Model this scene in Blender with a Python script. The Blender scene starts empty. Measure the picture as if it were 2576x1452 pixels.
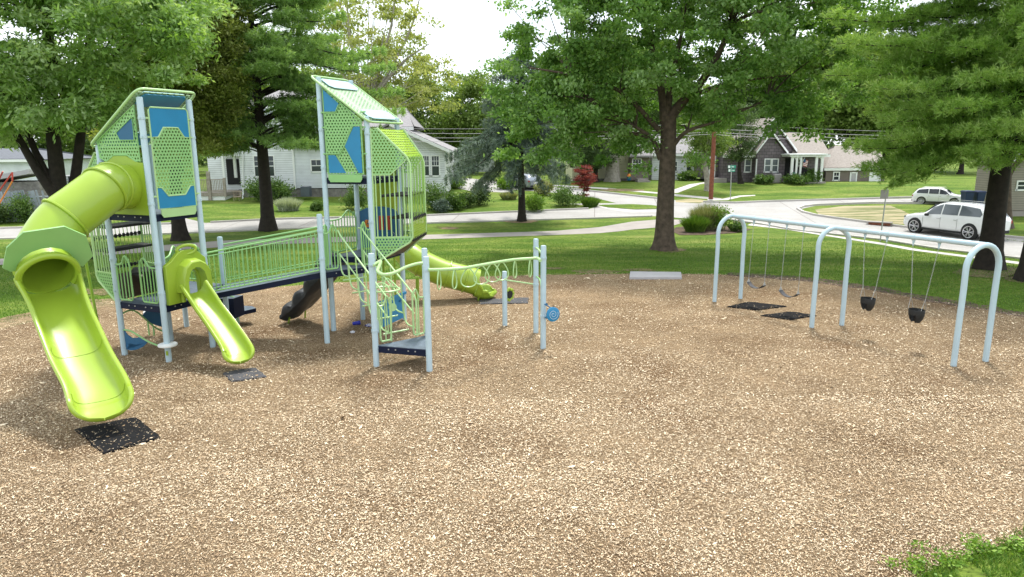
import bpy, bmesh, math, random
import numpy as np
from mathutils import Vector, Matrix
# ---------------------------------------------------------------- camera
F = 1730.0; CX, CY = 1288.0, 726.0; CH = 4.6
PITCH = math.radians(11.75); ROLL = math.radians(0.4)
scene = bpy.context.scene
COL = scene.collection
cd = bpy.data.cameras.new("camera"); cam = bpy.data.objects.new("camera", cd); COL.objects.link(cam)
RM3 = Matrix.Rotation(math.pi/2 - PITCH, 3, 'X') @ Matrix.Rotation(-ROLL, 3, 'Z')
cam.matrix_world = Matrix.Translation((0, 0, CH)) @ RM3.to_4x4()
cd.sensor_width = 36.0; cd.lens = F/2576.0*36.0; cd.clip_end = 2000; cd.clip_start = 0.1
scene.camera = cam
# ---------------------------------------------------------------- light
SUN_EL = math.radians(64); SUN_AZ = math.radians(17)      # azimuth from +Y towards +X
w = bpy.data.worlds.new("World"); scene.world = w; w.use_nodes = True
nt = w.node_tree; nt.nodes.clear()
out = nt.nodes.new('ShaderNodeOutputWorld'); mx = nt.nodes.new('ShaderNodeMixShader')
b1 = nt.nodes.new('ShaderNodeBackground'); b2 = nt.nodes.new('ShaderNodeBackground')
sky = nt.nodes.new('ShaderNodeTexSky'); sky.sky_type = 'NISHITA'; sky.sun_disc = False
sky.sun_elevation = SUN_EL; sky.sun_rotation = SUN_AZ
b1.inputs[1].default_value = 0.12
nz = nt.nodes.new('ShaderNodeTexNoise'); nz.inputs['Scale'].default_value = 2.2; nz.inputs['Detail'].default_value = 5
tc = nt.nodes.new('ShaderNodeTexCoord')
rp = nt.nodes.new('ShaderNodeValToRGB')
rp.color_ramp.elements[0].position = .35; rp.color_ramp.elements[0].color = (.80, .89, .95, 1)
rp.color_ramp.elements[1].position = .6; rp.color_ramp.elements[1].color = (.97, .985, 1, 1)
b2.inputs[1].default_value = 1.0
mx.inputs[0].default_value = .86
L = nt.links.new
L(tc.outputs['Generated'], nz.inputs['Vector']); L(nz.outputs[0], rp.inputs[0]); L(rp.outputs[0], b2.inputs[0])
L(sky.outputs[0], b1.inputs[0]); L(b1.outputs[0], mx.inputs[1]); L(b2.outputs[0], mx.inputs[2]); L(mx.outputs[0], out.inputs[0])
sd = bpy.data.lights.new("sun", 'SUN'); sd.energy = 2.5; sd.angle = math.radians(9); sd.color = (1, .96, .88)
so = bpy.data.objects.new("sun", sd); COL.objects.link(so)
sv = Vector((math.sin(SUN_AZ)*math.cos(SUN_EL), math.cos(SUN_AZ)*math.cos(SUN_EL), math.sin(SUN_EL)))
so.rotation_euler = sv.to_track_quat('Z', 'Y').to_euler()
vs = scene.view_settings; vs.view_transform = 'Standard'; vs.look = 'None'; vs.gamma = 1; vs.exposure = 0.95
# ---------------------------------------------------------------- coordinates
ZT = [(-1e4, 0), (24, 0), (32, -.35), (40, -.35), (50, .35), (60, 1.2), (1e5, 1.2)]   # ground height along y
def zt(Y):
    for (a, b), (c, d) in zip(ZT, ZT[1:]):
        if Y <= c: return b + (d-b)*(Y-a)/(c-a)
def A(x, y, Y):                     # the place at distance Y that the photo shows at (x, y)
    d = RM3 @ Vector(((x-CX)/F, (CY-y)/F, -1.0))
    return Vector((0, 0, CH)) + d*(Y/d.y)
def G(x, y, z=None):                # the same on the ground (or at height z)
    d = RM3 @ Vector(((x-CX)/F, (CY-y)/F, -1.0))
    if z is not None: return Vector((0, 0, CH)) + d*((z-CH)/d.z)
    Y = 2.0
    while CH + d.z/d.y*Y > zt(Y) and Y < 500: Y += .25
    lo, hi = Y-.25, Y
    for _ in range(25):
        m = (lo+hi)/2
        if CH + d.z/d.y*m > zt(m): lo = m
        else: hi = m
    return A(x, y, (lo+hi)/2)
def proj(p):
    q = RM3.transposed() @ (Vector(p) - Vector((0, 0, CH)))
    return CX + F*q.x/-q.z, CY - F*q.y/-q.z
V = Vector
# ---------------------------------------------------------------- materials
def newmat(name):
    m = bpy.data.materials.new(name); m.use_nodes = True
    n = m.node_tree; n.nodes.clear()
    o = n.nodes.new('ShaderNodeOutputMaterial'); p = n.nodes.new('ShaderNodeBsdfPrincipled')
    n.links.new(p.outputs[0], o.inputs[0]); return m, n, p, o
def ramp(n, stops):
    r = n.nodes.new('ShaderNodeValToRGB'); e = r.color_ramp.elements
    while len(e) < len(stops): e.new(.5)
    for i, (pos, c) in enumerate(stops):
        e[i].position = pos; e[i].color = (*c, 1)
    return r
def noise(n, scale, detail=3, coord='Object', vec=None, rough=.55):
    t = n.nodes.new('ShaderNodeTexNoise'); t.inputs['Scale'].default_value = scale
    t.inputs['Detail'].default_value = detail; t.inputs['Roughness'].default_value = rough
    if vec is None:
        c = n.nodes.new('ShaderNodeTexCoord'); vec = c.outputs[coord]
    n.links.new(vec, t.inputs['Vector']); return t
def geo_pos(n): return n.nodes.new('ShaderNodeNewGeometry').outputs['Position']
def mul(c, k): return tuple(min(1, max(0, v*k)) for v in c)
def bump(n, p, h, strength, dist=.02):
    b = n.nodes.new('ShaderNodeBump'); b.inputs['Strength'].default_value = strength; b.inputs['Distance'].default_value = dist
    n.links.new(h, b.inputs['Height']); n.links.new(b.outputs[0], p.inputs['Normal'])
def pm(name, c, rough=.5, var=.12, scale=3.0, bmp=0, bs=40, metal=0, coat=0, spec=.5):
    m, n, p, o = newmat(name)
    t = noise(n, scale, 5, vec=geo_pos(n)); r = ramp(n, [(.3, mul(c, 1-var)), (.7, mul(c, 1+var))])
    n.links.new(t.outputs[0], r.inputs[0]); n.links.new(r.outputs[0], p.inputs['Base Color'])
    p.inputs['Roughness'].default_value = rough; p.inputs['Metallic'].default_value = metal
    p.inputs['Coat Weight'].default_value = coat; p.inputs['Specular IOR Level'].default_value = spec
    if bmp:
        t2 = noise(n, bs, 4, vec=geo_pos(n)); bump(n, p, t2.outputs[0], bmp, .01)
    return m
M = {}
M['post'] = pm('pale_blue_paint', (.44, .57, .64), .32, .05, 2)
M['mint'] = pm('mint_green_paint', (.26, .50, .19), .38, .05, 2)
M['rail'] = pm('pale_mint_paint', (.40, .60, .28), .32, .06, 2)
M['bar'] = pm('lime_green_paint', (.33, .60, .07), .35, .06, 2)
M['lime'] = pm('lime_plastic', (.29, .42, .035), .33, .07, 1.2, .02, 60, coat=.15)
M['limed'] = pm('dark_lime_metal', (.22, .34, .02), .4)
M['blue'] = pm('blue_panel', (.016, .21, .42), .4, .06)
M['blued'] = pm('deep_blue_panel', (.01, .10, .22), .45, .06)
M['navy'] = pm('navy_coating', (.004, .009, .032), .6, .15, spec=.25)
M['deck'] = pm('deck_grating', (.09, .12, .16), .5, .25, 8, .6, 120)
M['black'] = pm('black_rubber', (.012, .013, .014), .65, .3, 6, .3, 90)
M['brown'] = pm('dark_brown_plastic', (.06, .035, .02), .5)
M['pad'] = pm('sunlit_roof_pad', (.36, .56, .62), .35, .04)  # top of the blue pad, colour paled for sun and sky reflection
M['steel'] = pm('galvanised_steel', (.42, .43, .43), .5, .08, 6, metal=.5)
M['white'] = pm('white_paint', (.80, .82, .82), .45, .04)
M['carw'] = pm('white_car_paint', (.80, .81, .83), .18, .02, coat=.6)
M['cars'] = pm('silver_car_paint', (.28, .31, .36), .22, .03, metal=.4, coat=.6)
M['glass'] = pm('dark_glass', (.03, .04, .05), .06, .3, 1.0)
M['glassg'] = pm('grey_tinted_glass', (.13, .15, .17), .06, .2, 1.0)
M['tyre'] = pm('tyre_rubber', (.015, .015, .016), .7)
M['rim'] = pm('alloy', (.6, .6, .62), .3, .05, metal=.8)
M['red'] = pm('red_lens', (.35, .01, .01), .2)
M['redp'] = pm('red_paint', (.40, .035, .015), .5)
M['orange'] = pm('orange_paint', (.65, .22, .03), .5)
M['wbrown'] = pm('utility_pole_wood', (.20, .065, .035), .8, .3, 6, .4, 40)
M['bark'] = pm('bark', (.085, .062, .045), .9, .45, 5, 1, 18)
M['barkd'] = pm('dark_bark', (.022, .017, .013), .95, .4, 5, 1, 18)
M['barkg'] = pm('pale_grey_bark', (.34, .31, .27), .9, .3, 5, .7, 14)
M['conc'] = pm('concrete', (.50, .475, .45), .85, .1, .6, .2, 60)
M['concd'] = pm('old_concrete', (.33, .30, .28), .9, .12, 1, .3, 40)
M['slab'] = pm('grey_composite', (.40, .39, .41), .7, .06, 3)
M['fence'] = pm('weathered_fence', (.26, .30, .34), .85, .2, 3)
M['deckw'] = pm('weathered_timber', (.33, .29, .25), .85, .25, 5)
M['foundation'] = pm('stone_foundation', (.20, .19, .18), .9, .35, 4, .6, 12)
M['roofg'] = pm('grey_shingles', (.26, .25, .26), .9, .25, 7, .5, 25)
M['roofd'] = pm('dark_shingles', (.12, .13, .15), .9, .25, 7, .5, 25)
M['rooft'] = pm('tan_shingles', (.27, .24, .215), .9, .2, 7, .5, 25)
M['bin'] = pm('navy_bin_plastic', (.012, .03, .10), .45)
M['ac'] = pm('condenser_metal', (.08, .10, .13), .5, .1)
M['acg'] = pm('grey_condenser_metal', (.28, .26, .26), .5, .1)
M['cup'] = pm('cup_blue', (.02, .03, .40), .35)
M['paper'] = pm('litter_paper', (.6, .6, .66), .6, .3, 30)
M['petal'] = pm('orange_flower', (.7, .22, .03), .5)
M['cane'] = pm('wicker', (.5, .4, .32), .7)
M['signg'] = pm('sign_green', (.02, .30, .20), .4)
M['dark'] = pm('dark_interior', (.012, .012, .014), .8)
def siding(name, c, pitch=.14, k=.45, shingle=False):
    m, n, p, o = newmat(name); pos = geo_pos(n)
    s = n.nodes.new('ShaderNodeSeparateXYZ'); n.links.new(pos, s.inputs[0])
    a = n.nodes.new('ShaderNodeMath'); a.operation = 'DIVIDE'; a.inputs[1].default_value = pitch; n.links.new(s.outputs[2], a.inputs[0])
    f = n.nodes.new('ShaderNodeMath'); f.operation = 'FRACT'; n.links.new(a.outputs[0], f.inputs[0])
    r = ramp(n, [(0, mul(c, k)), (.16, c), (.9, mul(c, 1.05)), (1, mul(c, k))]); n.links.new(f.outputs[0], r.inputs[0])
    t = noise(n, 1.5, 5, vec=pos); r2 = ramp(n, [(.3, (.82, .82, .82)), (.7, (1, 1, 1))]); n.links.new(t.outputs[0], r2.inputs[0])
    mm = n.nodes.new('ShaderNodeMix'); mm.data_type = 'RGBA'; mm.blend_type = 'MULTIPLY'; mm.inputs[0].default_value = 1
    n.links.new(r.outputs[0], mm.inputs[6]); n.links.new(r2.outputs[0], mm.inputs[7])
    last = mm.outputs[2]
    if shingle:
        bt = n.nodes.new('ShaderNodeTexBrick'); bt.inputs['Scale'].default_value = 1; bt.inputs['Brick Width'].default_value = .42
        bt.inputs['Row Height'].default_value = pitch; bt.inputs['Mortar Size'].default_value = .018
        bt.inputs['Color1'].default_value = (*mul(c, 1.2), 1); bt.inputs['Color2'].default_value = (*mul(c, .8), 1); bt.inputs['Mortar'].default_value = (*mul(c, .35), 1)
        cx = n.nodes.new('ShaderNodeCombineXYZ'); ad = n.nodes.new('ShaderNodeMath'); ad.operation = 'ADD'
        n.links.new(s.outputs[0], ad.inputs[0]); n.links.new(s.outputs[1], ad.inputs[1]); n.links.new(ad.outputs[0], cx.inputs[0]); n.links.new(s.outputs[2], cx.inputs[1])
        n.links.new(cx.outputs[0], bt.inputs[0]); last = bt.outputs[0]
    n.links.new(last, p.inputs['Base Color']); p.inputs['Roughness'].default_value = .6
    bump(n, p, f.outputs[0], .5, .01); return m
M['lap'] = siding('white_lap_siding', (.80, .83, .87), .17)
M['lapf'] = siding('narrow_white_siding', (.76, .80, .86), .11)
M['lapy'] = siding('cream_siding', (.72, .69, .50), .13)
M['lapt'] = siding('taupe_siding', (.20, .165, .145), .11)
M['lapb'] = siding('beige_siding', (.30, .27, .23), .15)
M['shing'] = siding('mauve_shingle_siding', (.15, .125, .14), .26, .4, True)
# perforated sheet: round holes laid out on the sheet's own surface coordinates
def perf(name, c, a=.085, r=.30):
    m, n, p, o = newmat(name); at = n.nodes.new('ShaderNodeAttribute'); at.attribute_name = 'pc'
    def lat(off):
        v = n.nodes.new('ShaderNodeVectorMath'); v.operation = 'MULTIPLY_ADD'
        v.inputs[1].default_value = (1/a, 1/(a*1.732), 0); v.inputs[2].default_value = (off, off, 0)
        n.links.new(at.outputs['Vector'], v.inputs[0])
        f = n.nodes.new('ShaderNodeVectorMath'); f.operation = 'FRACTION'; n.links.new(v.outputs[0], f.inputs[0])
        s = n.nodes.new('ShaderNodeVectorMath'); s.operation = 'SUBTRACT'; s.inputs[1].default_value = (.5, .5, 0); n.links.new(f.outputs[0], s.inputs[0])
        g = n.nodes.new('ShaderNodeVectorMath'); g.operation = 'MULTIPLY'; g.inputs[1].default_value = (1, 1.732, 0); n.links.new(s.outputs[0], g.inputs[0])
        l = n.nodes.new('ShaderNodeVectorMath'); l.operation = 'LENGTH'; n.links.new(g.outputs[0], l.inputs[0]); return l.outputs['Value']
    mn = n.nodes.new('ShaderNodeMath'); mn.operation = 'MINIMUM'; n.links.new(lat(0), mn.inputs[0]); n.links.new(lat(.5), mn.inputs[1])
    gt = n.nodes.new('ShaderNodeMath'); gt.operation = 'GREATER_THAN'; gt.inputs[1].default_value = r; n.links.new(mn.outputs[0], gt.inputs[0])
    n.links.new(gt.outputs[0], p.inputs['Alpha']); p.inputs['Base Color'].default_value = (*c, 1); p.inputs['Roughness'].default_value = .4
    return m
M['perfm'] = perf('perforated_mint_sheet', (.26, .50, .19), .078, .27)
M['perfl'] = perf('perforated_lime_sheet', (.36, .54, .05), .075, .33)
M['perfw'] = perf('perforated_sunlit_mint_sheet', (.34, .50, .30), .085, .27)  # roof sheet: mint with the sunlight on it painted in as a lighter tone
# foliage: colour from a per-leaf attribute
def leafmat(name, c0, c1, c2, trans=.35, rough=.55):
    m, n, p, o = newmat(name); at = n.nodes.new('ShaderNodeAttribute'); at.attribute_name = 'rnd'
    r = ramp(n, [(0, c0), (.5, c1), (1, c2)]); n.links.new(at.outputs['Fac'], r.inputs[0]); n.links.new(r.outputs[0], p.inputs['Base Color'])
    p.inputs['Roughness'].default_value = rough; p.inputs['Specular IOR Level'].default_value = .35
    tr = n.nodes.new('ShaderNodeBsdfTranslucent'); mx = n.nodes.new('ShaderNodeMixShader'); mx.inputs[0].default_value = trans
    g = n.nodes.new('ShaderNodeMix'); g.data_type = 'RGBA'; g.blend_type = 'MULTIPLY'; g.inputs[0].default_value = 1; g.inputs[7].default_value = (1.0, 1.0, .45, 1)
    n.links.new(r.outputs[0], g.inputs[6]); n.links.new(g.outputs[2], tr.inputs[0])
    n.links.new(p.outputs[0], mx.inputs[1]); n.links.new(tr.outputs[0], mx.inputs[2]); n.links.new(mx.outputs[0], o.inputs[0])
    return m
M['oak'] = leafmat('oak_leaves', (.06, .155, .03), (.20, .37, .085), (.48, .66, .36), .5)
M['maple'] = leafmat('silver_maple_leaves', (.08, .18, .03), (.26, .43, .11), (.56, .70, .44), .5)
M['maple2'] = leafmat('maple_leaves', (.07, .11, .016), (.24, .30, .06), (.52, .55, .22), .5)
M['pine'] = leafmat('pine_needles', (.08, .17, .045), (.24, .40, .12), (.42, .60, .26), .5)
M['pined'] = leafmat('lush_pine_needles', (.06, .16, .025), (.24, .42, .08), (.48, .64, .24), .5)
M['spruce'] = leafmat('blue_spruce_needles', (.045, .08, .055), (.12, .18, .14), (.30, .38, .34), .25)
M['syc'] = leafmat('sycamore_leaves', (.18, .24, .06), (.36, .42, .13), (.55, .56, .26), .5)
M['bgl'] = leafmat('distant_leaves', (.07, .13, .025), (.18, .28, .06), (.34, .44, .14), .4)
M['bgd'] = leafmat('distant_dark_leaves', (.03, .065, .018), (.08, .14, .04), (.17, .25, .09))
M['redl'] = leafmat('red_maple_leaves', (.10, .02, .02), (.28, .05, .05), (.42, .12, .10))
M['shrub'] = leafmat('shrub_leaves', (.04, .09, .02), (.10, .19, .04), (.22, .33, .10))
M['grassb'] = leafmat('grass_blades', (.05, .13, .012), (.11, .23, .025), (.24, .35, .06), .3)
M['straw'] = leafmat('straw_grass', (.16, .20, .05), (.30, .33, .14), (.48, .46, .28), .3)
M['silverg'] = leafmat('silver_grass', (.35, .40, .30), (.50, .55, .44), (.65, .70, .60), .3)
M['chips'] = leafmat('chip_wood', (.10, .058, .030), (.50, .355, .21), (.90, .77, .57), 0.0, .8)
M['leafy'] = leafmat('weed_leaves', (.07, .16, .015), (.16, .30, .03), (.30, .44, .08), .3)
# ---------------------------------------------------------------- mesh builder
class MB:
    def __init__(s): s.v = []; s.f = []; s.m = []; s.pc = {}
    def add(s, vs, fs, m=0, pc=None):
        o = len(s.v); s.v += [tuple(v) for v in vs]; s.f += [tuple(i+o for i in f) for f in fs]; s.m += [m]*len(fs)
        if pc:
            for i, c in enumerate(pc): s.pc[o+i] = c
        return s
    def box(s, c, d, rz=0, m=0, rx=0):
        R = Matrix.Rotation(rz, 3, 'Z') @ Matrix.Rotation(rx, 3, 'X'); c = V(c)
        vs = [c + R @ V((x*d[0]/2, y*d[1]/2, z*d[2]/2)) for x in (-1, 1) for y in (-1, 1) for z in (-1, 1)]
        return s.add(vs, [(0, 1, 3, 2), (4, 6, 7, 5), (0, 4, 5, 1), (2, 3, 7, 6), (0, 2, 6, 4), (1, 5, 7, 3)], m)
    def bb(s, lo, hi, m=0):
        lo = V(lo); hi = V(hi); return s.box((lo+hi)/2, hi-lo, 0, m)
    def prism(s, pts, t, m=0, msides=None, pcf=None):      # planar polygon given thickness vector t
        n = len(pts); t = V(t); a = [V(p) for p in pts]; b = [p+t for p in a]
        fs = [tuple(range(n-1, -1, -1)), tuple(range(n, 2*n))]
        pc = [pcf[i % n] for i in range(2*n)] if pcf else None
        s.add(a+b, fs, m, pc)
        o = len(s.v)-2*n
        for i in range(n):
            j = (i+1) % n; s.f.append((o+i, o+j, o+n+j, o+n+i)); s.m.append(m if msides is None else msides)
        return s
    def tube(s, pts, r, n=8, m=0, closed=False, cap=True):
        pts = [V(p) for p in pts]; k = len(pts); rs = r if isinstance(r, (list, tuple)) else [r]*k
        T = []
        for i in range(k):
            if closed: t = pts[(i+1) % k]-pts[i-1]
            else: t = pts[min(i+1, k-1)]-pts[max(i-1, 0)]
            T.append(t.normalized() if t.length > 1e-9 else V((0, 0, 1)))
        up = V((0, 0, 1)) if abs(T[0].z) < .9 else V((1, 0, 0))
        N = (up - T[0]*up.dot(T[0])).normalized(); vs = []
        for i in range(k):
            N = (N - T[i]*N.dot(T[i])); N = N.normalized() if N.length > 1e-6 else T[i].orthogonal().normalized()
            B = T[i].cross(N)
            for j in range(n):
                a = 2*math.pi*j/n; vs.append(pts[i] + (N*math.cos(a)+B*math.sin(a))*rs[i])
        fs = []
        for i in range(k if closed else k-1):
            i2 = (i+1) % k
            for j in range(n): fs.append((i*n+j, i*n+(j+1) % n, i2*n+(j+1) % n, i2*n+j))
        if cap and not closed: fs += [tuple(range(n-1, -1, -1)), tuple((k-1)*n+j for j in range(n))]
        return s.add(vs, fs, m)
    def grid(s, rows, m=0, closed_u=False, pc=None):
        k = len(rows[0]); vs = [p for r in rows for p in r]; fs = []
        for i in range(len(rows)-1):
            for j in range(k if closed_u else k-1):
                j2 = (j+1) % k; fs.append((i*k+j, i*k+j2, (i+1)*k+j2, (i+1)*k+j))
        return s.add(vs, fs, m, pc)
    def lathe(s, prof, c, axis=(0, 0, 1), n=20, m=0):       # prof: (radius, height) pairs
        q = V(axis).to_track_quat('Z', 'Y'); c = V(c)
        rows = [[c + q @ V((r*math.cos(2*math.pi*j/n), r*math.sin(2*math.pi*j/n), h)) for j in range(n)] for r, h in prof]
        return s.grid(rows, m, True)
def spl(pts, k=6):                                             # Catmull-Rom through the points
    pts = [V(p) for p in pts]; q = [pts[0]*2-pts[1]] + pts + [pts[-1]*2-pts[-2]]; o = []
    for i in range(1, len(q)-2):
        for j in range(k):
            t = j/k; a, b, c, d = q[i-1:i+3]
            o.append(.5*((2*b) + (c-a)*t + (2*a-5*b+4*c-d)*t*t + (3*b-a-3*c+d)*t**3))
    return o + [pts[-1]]
def ob(name, mb, mats, parent=None, smooth=False, bevel=0):
    me = bpy.data.meshes.new(name); me.from_pydata([tuple(v) for v in mb.v], [], mb.f); me.update()
    if isinstance(mats, str): mats = [mats]
    for k in mats: me.materials.append(M[k])
    if len(mats) > 1: me.polygons.foreach_set('material_index', mb.m)
    if mb.pc:
        at = me.attributes.new('pc', 'FLOAT_VECTOR', 'POINT'); a = np.zeros((len(mb.v), 3), np.float32)
        for i, c in mb.pc.items(): a[i, :2] = c
        at.data.foreach_set('vector', a.ravel())
    bm = bmesh.new(); bm.from_mesh(me); bmesh.ops.recalc_face_normals(bm, faces=bm.faces); bm.to_mesh(me); bm.free()
    if smooth:
        me.polygons.foreach_set('use_smooth', [True]*len(me.polygons))
        try: me.set_sharp_from_angle(angle=math.radians(50))
        except Exception: pass
    o = bpy.data.objects.new(name, me); COL.objects.link(o)
    if parent is not None:
        link_to(o, parent)
    if bevel:
        b = o.modifiers.new('bevel', 'BEVEL'); b.width = bevel; b.segments = 2; b.limit_method = 'ANGLE'
    return o
def link_to(o, parent):          # meshes are modelled in place; a part undoes its thing's offset, a sub-part shares its part's frame
    o.parent = parent
    o.matrix_parent_inverse = Matrix.Translation(-V(parent.location)) if parent.type == 'EMPTY' else Matrix.Identity(4)
def thing(name, label, cat, loc=(0, 0, 0), group=None):
    e = bpy.data.objects.new(name, None); COL.objects.link(e); e.location = loc; e.empty_display_size = .2
    return tag(e, label, cat, group)
def tag(o, label, cat, group=None):
    o['label'] = label; o['category'] = cat
    if group: o['group'] = group
    return o
def copy_tree(root, loc, rz=0, sc=1, label=None, group=None):
    r = root.copy(); COL.objects.link(r); r.location = loc; r.rotation_euler = (0, 0, rz); r.scale = (sc, sc, sc)
    if label: r['label'] = label
    if group: r['group'] = group
    for ch in list(root.children):
        c = ch.copy(); COL.objects.link(c); c.parent = r; c.matrix_parent_inverse = ch.matrix_parent_inverse.copy()
        for g in ch.children:
            d = g.copy(); COL.objects.link(d); d.parent = c; d.matrix_parent_inverse = g.matrix_parent_inverse.copy()
    return r
def struct(o, kind='structure'): o['kind'] = kind; return o
# numpy leaf cloud -> one mesh.  P centres (N,3), nrm axis dirs (N,3), length, width, rnd
def leafmesh(name, P, D, Ln, W, rnd, mat, parent=None, rs=None):
    rs = rs or np.random.RandomState(1); n = len(P)
    D = D/np.maximum(np.linalg.norm(D, axis=1, keepdims=True), 1e-6)
    q = rs.normal(size=(n, 3)); S = np.cross(D, q); S /= np.maximum(np.linalg.norm(S, axis=1, keepdims=True), 1e-6)
    Nn = np.cross(S, D)
    Ln = np.broadcast_to(np.asarray(Ln, float).reshape(-1, 1), (n, 1)); W = np.broadcast_to(np.asarray(W, float).reshape(-1, 1), (n, 1))
    a = P - D*Ln/2; c = P + D*Ln/2; b = P + S*W/2 + Nn*W*.15 - D*Ln*.06; d = P - S*W/2 + Nn*W*.15 - D*Ln*.06
    vs = np.stack([a, b, c, d], 1).reshape(-1, 3).astype(np.float32)
    me = bpy.data.meshes.new(name); me.vertices.add(4*n); me.vertices.foreach_set('co', vs.ravel())
    me.loops.add(4*n); me.loops.foreach_set('vertex_index', np.arange(4*n, dtype=np.int32))
    me.polygons.add(n); me.polygons.foreach_set('loop_start', np.arange(0, 4*n, 4, dtype=np.int32))
    try: me.polygons.foreach_set('loop_total', np.full(n, 4, np.int32))
    except Exception: pass
    me.update(calc_edges=True)
    at = me.attributes.new('rnd', 'FLOAT', 'FACE'); at.data.foreach_set('value', np.clip(rnd, 0, 1).astype(np.float32))
    me.materials.append(M[mat]); o = bpy.data.objects.new(name, me); COL.objects.link(o)
    if parent is not None:
        link_to(o, parent)
    return o
# ================================================================ ground, paths, streets
def drape(name, poly, off, mat, kind='structure', px=True, thick=0, label=None):
    """a sheet that follows the ground height, off metres above it"""
    pts = [G(*p) if px else V((p[0], p[1], 0)) for p in poly]
    bm = bmesh.new(); f = bm.faces.new([bm.verts.new((p.x, p.y, 0)) for p in pts])
    bmesh.ops.triangulate(bm, faces=[f])
    for Y, _ in ZT[1:-1]:
        bmesh.ops.bisect_plane(bm, geom=bm.verts[:]+bm.edges[:]+bm.faces[:], plane_co=(0, Y, 0), plane_no=(0, 1, 0))
    for v in bm.verts: v.co.z = zt(v.co.y) + off
    for f in bm.faces:
        if f.normal.z < 0: f.normal_flip()
    bm.normal_update()
    for f in bm.faces:
        if f.normal.z < 0: f.normal_flip()
    if thick:
        r = bmesh.ops.extrude_face_region(bm, geom=bm.faces[:])
        for v in [g for g in r['geom'] if isinstance(g, bmesh.types.BMVert)]: v.co.z += 0
        for v in bm.verts:
            if v not in r['geom']: v.co.z -= thick
    me = bpy.data.meshes.new(name); bm.to_mesh(me); bm.free(); me.materials.append(M[mat])
    o = bpy.data.objects.new(name, me); COL.objects.link(o); o['kind'] = kind
    return o
# lawn: mown grass with patches and dry spots, sun-and-shade streaks painted in
m, n, p, o_ = newmat('lawn'); pos = geo_pos(n)
mp = n.nodes.new('ShaderNodeMapping'); mp.inputs['Scale'].default_value = (.22, .75, .3); n.links.new(pos, mp.inputs[0])
t1 = noise(n, 1, 6, vec=mp.outputs[0], rough=.65); r1 = ramp(n, [(.25, (.040, .095, .010)), (.45, (.088, .155, .018)), (.62, (.165, .215, .042)), (.8, (.30, .28, .12))])
n.links.new(t1.outputs[0], r1.inputs[0])
mp2 = n.nodes.new('ShaderNodeMapping'); mp2.inputs['Scale'].default_value = (3.5, 8, 3.5); n.links.new(pos, mp2.inputs[0])
t2 = noise(n, 1.5, 4, vec=mp2.outputs[0], rough=.7); r2 = ramp(n, [(.28, (.42, .45, .42)), (.72, (1.55, 1.5, 1.4))]); n.links.new(t2.outputs[0], r2.inputs[0])
mm = n.nodes.new('ShaderNodeMix'); mm.data_type = 'RGBA'; mm.blend_type = 'MULTIPLY'; mm.inputs[0].default_value = 1
n.links.new(r1.outputs[0], mm.inputs[6]); n.links.new(r2.outputs[0], mm.inputs[7]); n.links.new(mm.outputs[2], p.inputs['Base Color'])
p.inputs['Roughness'].default_value = .9; p.inputs['Specular IOR Level'].default_value = .15
bump(n, p, t2.outputs[0], .8, .05); M['lawn'] = m
# wood-chip bed: stretched cells in many directions
m, n, p, o_ = newmat('wood_chip_bed'); pos = geo_pos(n)
nw = noise(n, 1.3, 2, vec=pos)
rot = n.nodes.new('ShaderNodeVectorRotate'); rot.rotation_type = 'Z_AXIS'; n.links.new(pos, rot.inputs['Vector'])
ma = n.nodes.new('ShaderNodeMath'); ma.operation = 'MULTIPLY'; ma.inputs[1].default_value = 9; n.links.new(nw.outputs[0], ma.inputs[0]); n.links.new(ma.outputs[0], rot.inputs['Angle'])
mp = n.nodes.new('ShaderNodeMapping'); mp.inputs['Scale'].default_value = (26, 60, 26); n.links.new(rot.outputs[0], mp.inputs[0])
vo = n.nodes.new('ShaderNodeTexVoronoi'); vo.inputs['Scale'].default_value = 1; n.links.new(mp.outputs[0], vo.inputs[0])
s_ = n.nodes.new('ShaderNodeSeparateColor'); n.links.new(vo.outputs['Color'], s_.inputs[0])
r1 = ramp(n, [(0, (.06, .034, .018)), (.35, (.26, .17, .09)), (.7, (.48, .34, .20)), (1, (.78, .62, .42))]); n.links.new(s_.outputs[0], r1.inputs[0])
tb = noise(n, .55, 5, vec=pos); rb = ramp(n, [(.3, (.62, .55, .50)), (.5, (.9, .9, .9)), (.7, (1.12, 1.1, 1.08))]); n.links.new(tb.outputs[0], rb.inputs[0])
mm = n.nodes.new('ShaderNodeMix'); mm.data_type = 'RGBA'; mm.blend_type = 'MULTIPLY'; mm.inputs[0].default_value = 1
n.links.new(r1.outputs[0], mm.inputs[6]); n.links.new(rb.outputs[0], mm.inputs[7]); n.links.new(mm.outputs[2], p.inputs['Base Color'])
p.inputs['Roughness'].default_value = .95; p.inputs['Specular IOR Level'].default_value = .1; bump(n, p, vo.outputs['Distance'], .9, .02); M['bed'] = m
def patchy(name, c1, c2, sc, st=(1, 1, 1)):
    m, n, p, o = newmat(name); mp = n.nodes.new('ShaderNodeMapping'); mp.inputs['Scale'].default_value = st; n.links.new(geo_pos(n), mp.inputs[0])
    t = noise(n, sc, 7, vec=mp.outputs[0], rough=.7); r = ramp(n, [(.42, c1), (.58, c2)]); n.links.new(t.outputs[0], r.inputs[0])
    n.links.new(r.outputs[0], p.inputs['Base Color']); p.inputs['Roughness'].default_value = .95; bump(n, p, t.outputs[0], .8, .04); M[name] = m
patchy('soil', (.05, .032, .02), (.13, .085, .055), 3); patchy('dry', (.12, .14, .04), (.38, .32, .19), 1.0, (.30, 2.2, 1)); patchy('needle_litter', (.12, .10, .04), (.24, .17, .09), 2.5)
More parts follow.
